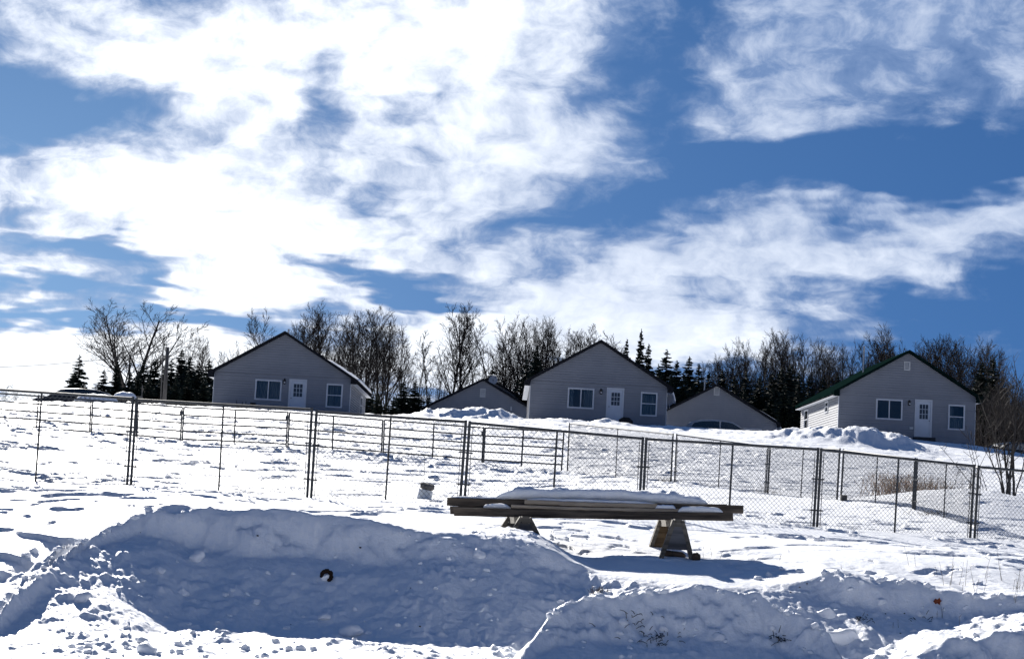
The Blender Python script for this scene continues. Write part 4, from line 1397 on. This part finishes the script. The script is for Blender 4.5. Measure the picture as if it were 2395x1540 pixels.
# scrub under the wood: nobody could count it
b = MB()
rg = random.Random(77)
for x0, x1, d0, d1, yt, n in ((1545, 2010, 93, 106, 905, 700), (2280, 2460, 76, 90, 945, 520), (840, 1010, 86, 94, 935, 130), (330, 500, 86, 92, 905, 160), (1150, 1240, 96, 101, 880, 120), (1010, 1130, 94, 98, 900, 90)):
    for i in range(n):
        d = rg.uniform(d0, d1)
        px = rg.uniform(x0, x1)
        T = at(px, yt + rg.uniform(-30, 70), d)
        zb = 7.0
        h = max(.6, T.z - zb)
        p = Vector((T.x, T.y, zb))
        q = p + Vector((rg.uniform(-.35, .35) * h * .5, rg.uniform(-.3, .3), h))
        mid = p.lerp(q, .5) + Vector((rg.uniform(-.1, .1), 0, 0))
        b.tube([p, mid, q], [.035, .025, .010], 3, False)
        for j in range(5):
            t = rg.uniform(.25, .95)
            s_ = p.lerp(q, t)
            b.tube([s_, s_ + Vector((rg.uniform(-.5, .5), rg.uniform(-.4, .4), rg.uniform(.1, .6))) * h * .28], [.014, .006], 3, False)
b.build('undergrowth', BRUSHM, None, kind='stuff')


# ---------------------------------------------------------------- pole, wires, trailer, cars
POLE = mat('weathered_pole', (0.10, 0.095, 0.09), 0.9, 0.25, 3, stretch=(3, 3, .4))
p0, p1 = at(384, 940, 68), at(392, 812, 68)
pole = thing('utility_pole', 'grey wooden utility pole in front of the dark spruces', 'utility pole', p0)
MB().tube([Vector((0, 0, -.5)), p1 - p0], [.125, .10], 10).build('pole', POLE, pole, True)
c0, c1 = at(376, 938, 67.7) - p0, at(381, 826, 67.7) - p0
MB().tube([c0 - Vector((0, 0, .4)), c1], .045, 6).build('conduit', POLE, pole)
for t in (.42, .70, .95):
    a = c0.lerp(c1, t)
    MB().bar(a, a + Vector((.22, .25, .0)), .05, .05).build('bracket', POLE, pole)
w0 = at(-400, 842, 70)
w1 = at(391, 818, 68)
b = MB()
pts = []
for i in range(25):
    t = i / 24
    q = w0.lerp(w1, t)
    q.z -= .75 * 4 * t * (1 - t)
    pts.append(q - w1)
b.tube(pts, .014, 4)
tag(b.build('power_line', BLACKM, None, loc=w1), 'thin overhead wire running left from the utility pole', 'wire')

DARKCAR = mat('dark_car_paint', (0.012, 0.013, 0.016), 0.25, 0.1, 2, spec=.6)
GREYCAR = mat('grey_car_paint', (0.34, 0.35, 0.37), 0.3, 0.05, 2, spec=.6)
TYRE = mat('tyre_rubber', (0.02, 0.02, 0.02), 0.9, 0.2, 8)
CARGLASS = mat('car_glass', (0.012, 0.014, 0.016), 0.05, 0.05, 2, spec=.7)
FROST = mat('frosted_glass', (0.34, 0.36, 0.37), 0.55, 0.7, 9, stretch=(1, 1, 1), col2=(0.05, 0.055, 0.06))


def car(label, loc, rz, paint, glass, length=4.5, width=1.78, roof=1.45, group=None):
    root = thing('parked_car', label, 'car', loc, rz, group)
    # side outline of the lower body and of the cabin, x along the car
    low = [(0, .35), (0.02, .68), (.25, .80), (1.05, .92), (3.9, .98), (4.42, .90), (4.5, .55), (4.45, .32)]
    n_ = 5
    def loft(out, sect, name, m_, par, cap=True):
        b_ = MB()
        k_ = len(out)
        for (yy, sc_, dz) in sect:
            for x, z in out:
                xm = length / 2
                b_.v.append((xm + (x - xm) * sc_, yy, z + dz if z > .6 else z))
        for i in range(len(sect) - 1):
            for j in range(k_):
                b_.f.append((i * k_ + j, (i + 1) * k_ + j, (i + 1) * k_ + (j + 1) % k_, i * k_ + (j + 1) % k_))
        b_.f.append(tuple(range(k_)))
        b_.f.append(tuple(range((len(sect) - 1) * k_, len(sect) * k_))[::-1])
        return b_.build(name, m_, par, True)
    w = width / 2
    loft(low, [(-w, .96, -.05), (-w + .08, 1, 0), (0, 1.01, .02), (w - .08, 1, 0), (w, .96, -.05)], 'body', paint, root)
    cab = [(.75, .90), (1.55, roof - .10), (2.0, roof - .015), (2.7, roof), (3.4, roof - .03), (3.95, roof - .16), (4.25, .97)]
    loft(cab, [(-w + .16, .97, -.06), (-w + .26, 1, 0), (0, 1.01, .015), (w - .26, 1, 0), (w - .16, .97, -.06)], 'cabin', paint, root)
    for sgn in (-1, 1):
        b_ = MB()
        y = sgn * (w - .15)
        win = [(1.02, .97), (1.62, roof - .16), (2.0, roof - .10), (2.7, roof - .09), (3.35, roof - .12), (3.82, roof - .24), (3.95, 1.0)]
        b_.v = [(x, y, z) for x, z in win] + [(x, y + sgn * .012, z) for x, z in win]
        k_ = len(win)
        b_.f = [tuple(range(k_)), tuple(range(2 * k_ - 1, k_ - 1, -1))] + [(i, (i + 1) % k_, (i + 1) % k_ + k_, i + k_) for i in range(k_)]
        b_.build('side_window', glass, root)
        MB().box(2.28, 2.36, min(y, y + sgn * .02), max(y, y + sgn * .02), .96, roof - .09).build('pillar', paint, root)
        for x in (.85, 3.65):
            yy = sgn * (w - .18)
            wl = MB().tube([(x, yy, .32), (x, yy + sgn * .19, .32)], .32, 16).build('wheel', TYRE, root)
            MB().tube([(x, yy + sgn * .19, .32), (x, yy + sgn * .2, .32)], .2, 12).build('rim', GREYM, wl)
    def quad(pts, name, m_):
        b_ = MB()
        b_.v = [tuple(q) for q in pts]
        b_.f = [(0, 1, 2, 3)]
        return b_.build(name, m_, root)
    quad([(.82, -w + .22, .945), (.82, w - .22, .945), (1.50, w - .30, roof - .12), (1.50, -w + .30, roof - .12)], 'windscreen', glass)
    return root


# dark car behind the snow bank at the low building: front to the right, only its roof line shows
p = at(1738, 1003, 63.5)
cz = at(1690, 985, 63.5).z - 1.36
car('dark car with pale roof edge, only its roof showing above the snow bank', (p.x + 1.0, p.y + .9, cz), R(180), GREYCAR, CARGLASS)
# snowed-in car at the left
p = at(132, 935, 60)
car('dark car deep in snow on the left skyline beside a slatted rack', (p.x - 1.2, p.y, at(170, 915, 60).z - 1.30), 0, DARKCAR, CARGLASS)
# vehicle at the right edge with frosted windscreen
p = at(2332, 1050, 66)
car('dark vehicle at the right edge with a frosted windscreen', (p.x - .75, p.y + 1.0, at(2370, 1032, 66).z - 1.40), R(24), DARKCAR, FROST)

# slatted rack behind the snowed-in car
RACK = mat('rack_wood', (0.11, 0.105, 0.10), 0.9, 0.3, 6)
A, B = at(188, 922, 63), at(333, 928, 63)
h = math.atan2(B.y - A.y, B.x - A.x)
rk = thing('slatted_rack', 'long low slatted rack half sunk in snow behind the dark car', 'rack', (A.x, A.y, A.z - 1.0), h)
L = (B - A).length
dz = B.z - A.z
MB().bar((0, 0, 1.0), (L, 0, 1.0 + dz), .08, .09).build('top_rail', RACK, rk)
MB().bar((0, 0, .35), (L, 0, .35 + dz), .06, .08).build('lower_rail', RACK, rk)
for i in range(24):
    x = L * (i + .5) / 24
    MB().box(x - .05, x + .05, -.035, -.012, .2, .97 + dz * x / L).build('slat', RACK, rk)
for x in (.04, L / 2, L - .04):
    MB().box(x - .045, x + .045, .005, .09, -.3, .96 + dz * x / L).build('post', RACK, rk)
p, q = at(332, 930, 62.5), at(333, 900, 62.5)
b = MB().tube([Vector((0, 0, -.6)), q - p], .03, 6)
tag(b.build('stake', RACK, None, loc=p), 'thin upright stake at the right end of the slatted rack', 'stake')
for label, px, py, d, rx, h in (('round snow lump on the slatted rack', 292, 929, 62.6, .7, .34), ('snow drift heaped over the rear of the snowed-in car', 226, 936, 58.6, 1.2, .36)):
    p = at(px, py, d)
    def fn(u, v, rx=rx, h=h):
        a_, r_ = 2 * math.pi * u, v
        x, y = math.cos(a_) * r_ * rx, math.sin(a_) * r_ * .5
        n_ = float(fbm(np.array([x * 2 + 5]), np.array([y * 2]), 3, 4)[0])
        return x, y, -.4, h * math.sqrt(max(0, 1 - r_ * r_)) * (.7 + .6 * n_) - .05
    b = MB()
    nu, nv = 20, 6
    vs = [fn(i / nu, j / nv) for j in range(nv + 1) for i in range(nu)]
    b.add([(x, y, z) for x, y, _, z in vs], [(j * nu + i, j * nu + (i + 1) % nu, (j + 1) * nu + (i + 1) % nu, (j + 1) * nu + i) for j in range(nv) for i in range(nu)])
    tag(b.build('snow_lump', SNOW, None, True, loc=p), label, 'snow')

# planter with stakes under the left house window
PLW = mat('dark_planter', (0.03, 0.027, 0.025), 0.9, 0.3, 6)
p = at(574, 956, 64.0)
pl = thing('planter', 'dark planter box with thin stakes below the left house window', 'planter', p)
b = MB()
b.hexa([(-.5, -.2, -.3), (.5, -.2, -.3), (.5, .2, -.3), (-.5, .2, -.3)], [(-.6, -.25, .18), (.6, -.25, .18), (.6, .25, .18), (-.6, .25, .18)])
b.build('box', PLW, pl)
for x, hh in ((-.55, .48), (-.22, .40), (-.02, .44)):
    MB().tube([(x, 0, .1), (x + .02, 0, hh)], .022, 5).build('stake', PLW, pl)
p = at(591, 950, 63.8)
b = MB().tube([(0, 0, -.3), (0, 0, .0), (0, 0, .22)], [.14, .15, .17], 12)
tag(b.build('bucket', PLW, None, loc=p), 'dark bucket standing beside the planter below the left house window', 'bucket')
p = at(1462, 987, 63.6)
b = MB().tube([(-.3, 0, -.2), (-.26, 0, .06), (-.1, 0, .13), (.15, 0, .12), (.32, 0, .02), (.36, 0, -.2)], [.05, .16, .18, .18, .14, .05], 8)
tag(b.build('covered_bundle', PLW, None, True, loc=p), 'low dark bundle in the snow below the middle house window', 'bundle')

# ---------------------------------------------------------------- weeds, shrub and stalks
STRAW = mat('dry_straw', (0.36, 0.26, 0.17), 0.9, 0.3, 6)
STALK = mat('dead_stalk', (0.10, 0.075, 0.05), 0.9, 0.3, 6)


def tuft(name, label, px, py, d, n, h, spread_, m_, cat, group=None, rad=.004, lean=.3, branch=0):
    q_ = at(px, py, d)
    x, y = q_.x, q_.y
    z = gz1(x, y)
    rg = random.Random(px * 3 + py)
    b = MB()
    for i in range(n):
        o = Vector((rg.gauss(0, spread_ * .5), rg.gauss(0, spread_ * .3), -.05))
        hh = h * rg.uniform(.5, 1.05)
        t = Vector((rg.gauss(0, lean) * hh, rg.gauss(0, lean) * hh, hh))
        pts = [o, o + t * .5 + Vector((rg.uniform(-.03, .03), 0, 0)) * h, o + t]
        b.tube(pts, [rad, rad * .8, rad * .5], 3, False)
        for j in range(branch):
            q = pts[1].lerp(pts[2], rg.random())
            b.tube([q, q + Vector((rg.uniform(-1, 1), rg.uniform(-1, 1), rg.uniform(.2, 1))) * hh * .16], rad * .6, 3, False)
    return tag(b.build(name, m_, None, loc=(x, y, z)), label, cat, group)


tuft('dry_weeds', 'large clump of tan dry weeds behind the rear pen, left one', 2105, 1152, 28.0, 280, .66, .80, STRAW, 'weeds', None, .0060, .28, 2)
tuft('dry_weeds', 'sparser clump of tan dry weeds behind the rear pen, right one', 2190, 1148, 28.5, 140, .58, .65, STRAW, 'weeds', None, .0060, .3, 2)
tuft('dry_weeds', 'flat dark tangle of weeds low in the snow inside the rear pen', 2185, 1214, 22.6, 50, .14, .5, STALK, 'weeds', None, .005, 1.2, 1)
tuft('dry_weeds', 'faint weed tangle at the foot of a rear pen post', 1560, 1124, 30, 40, .22, .3, STALK, 'weeds', None, .004, .6, 1)
tuft('dry_weeds', 'faint weeds round the second rear pen post', 1790, 1158, 27.6, 30, .30, .5, STALK, 'weeds', None, .004, .3, 1)
tuft('grass_tuft', 'small dark grass tuft in the snow in front of the timbers', 1405, 1298, 12.9, 46, .12, .10, STALK, 'grass', None, .003, .5, 1)

# bare shrub at the right edge: several stems from one root
q_ = at(2362, 1158, 25.5)
x, y = q_.x, q_.y
z0 = gz1(x, y) - .1
sh = thing('bare_shrub', 'tall bare many-stemmed shrub at the right edge of the snow field', 'shrub', (x, y, z0))
rg = random.Random(12)
for i, (lean, H_) in enumerate([(-.14, 2.7), (-.30, 2.0), (-.02, 3.0), (.10, 2.8), (.22, 2.5), (-.45, 1.7), (.02, 2.2), (.34, 2.2), (-.2, 2.4)]):
    b = MB()
    p = Vector((rg.uniform(-.18, .18), rg.uniform(-.15, .15), 0))
    pts = [p]
    for s_ in range(7):
        t = (s_ + 1) / 7
        pts.append(p + Vector((lean * H_ * t ** 1.2 * .8 + rg.uniform(-.04, .04), rg.uniform(-.1, .1), H_ * t)))
    b.tube(pts, [.028 * (1 - .78 * k_ / 7) * (1.2 if H_ > 2.6 else .7) for k_ in range(8)], 5, False)
    for c in range(13):
        f = rg.uniform(2.0, 7)
        k_ = min(6, int(f))
        q = pts[k_].lerp(pts[k_ + 1], f - k_)
        dv = Vector((rg.choice((-1, 1)) * rg.uniform(.25, .8), rg.uniform(-.5, .5), rg.uniform(.5, 1.1))).normalized()
        Lb = rg.uniform(.25, .75)
        e1, e2 = q + dv * Lb * .5, q + dv * Lb + Vector((0, 0, .12 * Lb))
        b.tube([q, e1, e2], [.010, .007, .003], 3, False)
        for g_ in range(3):
            qq = q.lerp(e2, rg.uniform(.3, .95))
            b.tube([qq, qq + Vector((rg.uniform(-.5, .5), rg.uniform(-.3, .3), rg.uniform(.3, .9))) * .3], [.005, .002], 3, False)
    b.build('stem', BARK, sh)
for px, py, d, n, h_, ln in ((2240, 1150, 26.5, 2, .9, .5), (2305, 1155, 25.8, 3, 1.5, .25), (2275, 1150, 26, 2, 1.1, .3)):
    tuft('bare_sapling', {2240: 'leaning thin twigs left of the bare shrub', 2305: 'upright thin saplings just left of the bare shrub', 2275: 'short bare twigs between the weeds and the shrub'}[px], px, py, d, n, h_, .25, BARK, 'sapling', None, .010, ln, 4)

STG = 'dead stalks standing in the snow at the right'
for i, (px, py, d, n, h_) in enumerate([(2222, 1330, 13.2, 3, .42), (2262, 1325, 13.4, 2, .40), (2300, 1335, 13.0, 3, .36), (2325, 1322, 13.5, 3, .42), (2375, 1330, 13.1, 5, .30), (2355, 1345, 12.6, 2, .3), (2200, 1345, 12.6, 3, .22), (2142, 1310, 14, 2, .30), (2180, 1318, 13.6, 2, .2),
                                      (1660, 1290, 14.6, 2, .22), (1675, 1295, 14.3, 1, .24), (1820, 1300, 14.3, 2, .26), (1850, 1298, 14.4, 1, .22), (2090, 1352, 12.4, 2, .16), (2295, 1375, 11.8, 2, .2), (2230, 1340, 12.9, 2, .16), (1290, 1240, 15.6, 2, .14), (1975, 1318, 13.6, 1, .14)]):
    tuft('dead_stalk', 'thin dead weed stalks poking up from the sunlit snow', px, py, d, n, h_, .14, STALK, 'stalks', STG, .0032, .16, 1)

# dirt, roots and leaves on the banks
ROOT = mat('dark_roots', (0.035, 0.026, 0.018), 0.95, 0.4, 8)


def on_surface(px, py, lo=15.5, hi=27.0, n=620):
    """point where the sight line through (px, py) first meets the ground"""
    ds = np.linspace(lo, hi, n)
    x_, y_, z_ = ray(px, py)
    gx_, gz_ = x_ / y_ * ds, EYE + z_ / y_ * ds
    g_ = ground_z(gx_, ds)
    hit = np.nonzero(g_ >= gz_)[0]
    i = hit[0] if len(hit) else n - 1
    return Vector((gx_[i], ds[i], g_[i]))


for px, py, n, sp, lab in [(1535, 1488, 42, .16, 'matted dark roots and grass in the front berm, larger patch'), (1470, 1455, 16, .14, 'thin scraps of grass high on the front berm'),
                           (1815, 1496, 24, .07, 'small knot of dark roots low on the front berm'), (2018, 1448, 20, .06, 'small dark root knot in the right bank'), (2155, 1448, 9, .07, 'few grass blades in the right bank below the brown leaf')]:
    p = on_surface(px, py)
    rg = random.Random(px)
    b = MB()
    for i in range(n):
        o = on_surface(px + rg.gauss(0, sp * 190), py + rg.gauss(0, sp * 70)) - p + Vector((0, -.012, .006))
        dv = Vector((rg.uniform(-1, 1), rg.uniform(-.35, 0), rg.uniform(-.8, .8))) * rg.uniform(.03, .10)
        b.tube([o, o + dv * .5 + Vector((0, -.018, .010)), o + dv + Vector((0, -.012, 0))], [.0045, .004, .0025], 3, False)
    tag(b.build('root_clump', ROOT, None, loc=p), lab, 'roots')['kind'] = 'stuff'
LEAF = mat('brown_leaf', (0.16, 0.035, 0.012), 0.8, 0.3, 9)
p = on_surface(2190, 1411)
b = MB()
lf = [(-.045, 0), (-.02, .03), (.0, .02), (.02, .045), (.035, .015), (.05, .01), (.03, -.01), (.025, -.04), (0, -.02), (-.02, -.035)]
b.v = [(x, -.03 - .01 * math.sin(x * 60), z) for x, z in lf] + [(x, -.024 - .01 * math.sin(x * 60), z) for x, z in lf]
k_ = len(lf)
b.f = [tuple(range(k_)), tuple(range(2 * k_ - 1, k_ - 1, -1))] + [(i, (i + 1) % k_, (i + 1) % k_ + k_, i + k_) for i in range(k_)]
tag(b.build('dead_leaf', LEAF, None, loc=p), 'curled rust-brown dead leaf stuck on the right snow bank', 'leaf')


# ---------------------------------------------------------------- lumps of snow and dirt
def lump_mesh(seed, rough=.28, sub=2, squash=.8):
    import bmesh
    bm = bmesh.new()
    bmesh.ops.create_icosphere(bm, subdivisions=sub, radius=1.0)
    rg = np.random.RandomState(seed)
    cuts = [Vector(rg.normal(size=3)).normalized() for _ in range(7)]
    offs = rg.uniform(.55, .85, 7)
    for v in bm.verts:
        for c, o in zip(cuts, offs):
            k_ = v.co.dot(c) - o
            if k_ > 0:
                v.co -= c * k_ * .9
        n_ = float(fbm(np.array([v.co.x * 1.7 + seed + v.co.z]), np.array([v.co.y * 1.7 + 3 + v.co.z * .8]), 4, seed)[0]) - .5
        v.co *= 1 + rough * 2 * n_
        v.co.z *= squash
    me = bpy.data.meshes.new('lump')
    bm.to_mesh(me)
    bm.free()
    me.polygons.foreach_set('use_smooth', [True] * len(me.polygons))
    return me


LUMPS = []
for s_ in range(6):
    me = lump_mesh(100 + s_, .30, 3)
    me.materials.append(SNOW)
    LUMPS.append(me)


def chunk(px, py, size, label, group=None, seed=0, sink=.35):
    rg = random.Random(px * 13 + py + seed)
    p = on_surface(px, py)
    s_ = size * p.y / FL * .5
    o = link('snow_chunk', LUMPS[rg.randrange(6)])
    o.location = (p.x, p.y, p.z + s_ * (.5 - sink))
    o.scale = (s_ * rg.uniform(.9, 1.2), s_ * rg.uniform(.8, 1.1), s_ * rg.uniform(.75, 1.0))
    o.rotation_euler = (rg.uniform(-.3, .3), rg.uniform(-.3, .3), rg.uniform(0, 6.28))
    return tag(o, label, 'snow chunk', group)


chunk(191, 1402, 46, 'large sunlit snow chunk beside the left bank, at the edge of the shadow')
chunk(757, 1445, 30, 'rounded snow chunk in the shadow below the dark clod')
chunk(428, 1388, 32, 'flat snow chunk on the shaded floor, left part')
chunk(376, 1336, 26, 'pale snow chunk high on the shaded slope, left')
chunk(460, 1308, 40, 'broad snow chunk near the top of the shaded slope')
chunk(527, 1390, 20, 'snow chunk standing at the lit patch in the shadow')
chunk(598, 1410, 22, 'snow chunk just right of the lit patch in the shadow')
chunk(345, 1523, 50, 'big snow chunk at the bottom edge, left')
chunk(820, 1484, 60, 'wide lit snow lump at the lower edge of the big shadow')
chunk(2035, 1341, 26, 'snow chunk on the crest of the right bank')
chunk(1935, 1440, 48, 'snow block at the right end of the front berm')
chunk(1968, 1500, 84, 'large snow block broken off the right end of the front berm')
chunk(2060, 1410, 26, 'snow chunk on the shaded face of the right bank')
chunk(1390, 1376, 18, 'snow chunk on the crest of the front berm, left end')
chunk(1310, 1405, 18, 'flat snow chunk on the sunlit flank of the front berm')
chunk(62, 1300, 26, 'snow chunk on the lit field at the left, larger of two')
chunk(80, 1290, 24, 'snow chunk on the lit field at the left, behind the larger one')
chunk(1680, 1490, 34, 'pale snow chunk low on the front berm')
chunk(1120, 1300, 40, 'snow block on the rim of the big bank, right of its middle')
rg = random.Random(5)
for i in range(44):
    px, py = rg.uniform(250, 1180), rg.uniform(1300, 1470)
    chunk(int(px), int(py), rg.uniform(6, 18), 'small snow chunk lying on the shaded floor below the big bank', 'small snow chunks in the shadow')
for i in range(40):
    px = min(1190, max(150, rg.gauss(420, 190)))
    py = rg.uniform(1480, 1538)
    chunk(int(px), int(py), rg.uniform(7, 26), 'small snow chunk on the sunlit snow along the bottom edge', 'small snow chunks at the bottom edge')
for i in range(18):
    px = rg.uniform(1290, 1920)
    chunk(int(px), int(rg.uniform(1440, 1538)), rg.uniform(6, 20), 'small snow chunk on the face of the front berm', 'small snow chunks on the front berm')
for i in range(24):
    px = rg.uniform(1790, 2390)
    chunk(int(px), int(rg.uniform(1355, 1520)), rg.uniform(6, 20), 'small snow chunk on the face of the right bank', 'small snow chunks on the right bank')
for i in range(46):
    px = rg.gauss(1200, 110)
    chunk(int(px), int(rg.uniform(1243, 1280)), rg.uniform(4, 12), 'small snow crumb on the trodden ridge before the timbers', 'snow crumbs before the timbers')

rg = random.Random(15)
for pts, lab, grp in (([(1260, 1478), (1290, 1430), (1340, 1405), (1420, 1396), (1520, 1382), (1640, 1374), (1740, 1392), (1820, 1418), (1880, 1446), (1930, 1480)], 'broken piece of crusted snow along the crest of the front berm', 'broken pieces on the front berm crest'),
                      ([(1770, 1354), (1820, 1330), (1900, 1330), (1990, 1336), (2060, 1357), (2130, 1360), (2200, 1378), (2290, 1392), (2380, 1390)], 'broken piece of crusted snow along the crest of the right bank', 'broken pieces on the right bank crest'),
                      ([(30, 1358), (90, 1344), (135, 1288), (210, 1258), (290, 1222), (350, 1192)], 'broken piece of crusted snow on the left wing of the bank', 'broken pieces on the left wing')):
    for a_, b_ in zip(pts[:-1], pts[1:]):
        for j in range(3):
            t = rg.random()
            chunk(int(a_[0] + (b_[0] - a_[0]) * t), int(a_[1] + (b_[1] - a_[1]) * t + rg.uniform(0, 9)), rg.uniform(9, 24), lab, grp, j)

CLOD = mat('dark_clod', (0.030, 0.015, 0.008), 0.95, 0.5, 12, bump=.8)
cm = [lump_mesh(200 + i, .55, 2, .9) for i in range(2)]
for m_ in cm:
    m_.materials.append(CLOD)
p = on_surface(761, 1358)
cl = thing('dark_clod', 'dark brown clod with a snow-filled hollow in the shaded bank', 'clod', p)
rg = random.Random(3)
for i in range(9):
    a = -1.0 + i * .52
    o = link('lump', cm[i % 2], cl)
    o.location = (.055 * math.cos(a) + .01, -.02, .055 * math.sin(a) + .05)
    o.scale = (rg.uniform(.022, .042), .03, rg.uniform(.022, .044))
    o.rotation_euler = (i, i * 2, i * 3)
o = link('snow_fill', LUMPS[0], cl)
o.location = (0, -.01, .04)
o.scale = (.055, .04, .055)
for i, (px, py) in enumerate([(602, 1255), (328, 1248), (842, 1280), (905, 1215), (960, 1375), (982, 1464), (1848, 1384), (1887, 1366), (2070, 1434), (2115, 1434), (2105, 1480), (1870, 1375), (560, 1512), (680, 1460)]):
    p = on_surface(px, py)
    o = link('dirt_crumb', cm[i % 2])
    o.location = p
    s_ = random.Random(i).uniform(.008, .016)
    o.scale = (s_, s_, s_)
    tag(o, 'tiny dark crumb of dirt on the shaded snow', 'dirt', 'dirt crumbs on the snow banks')
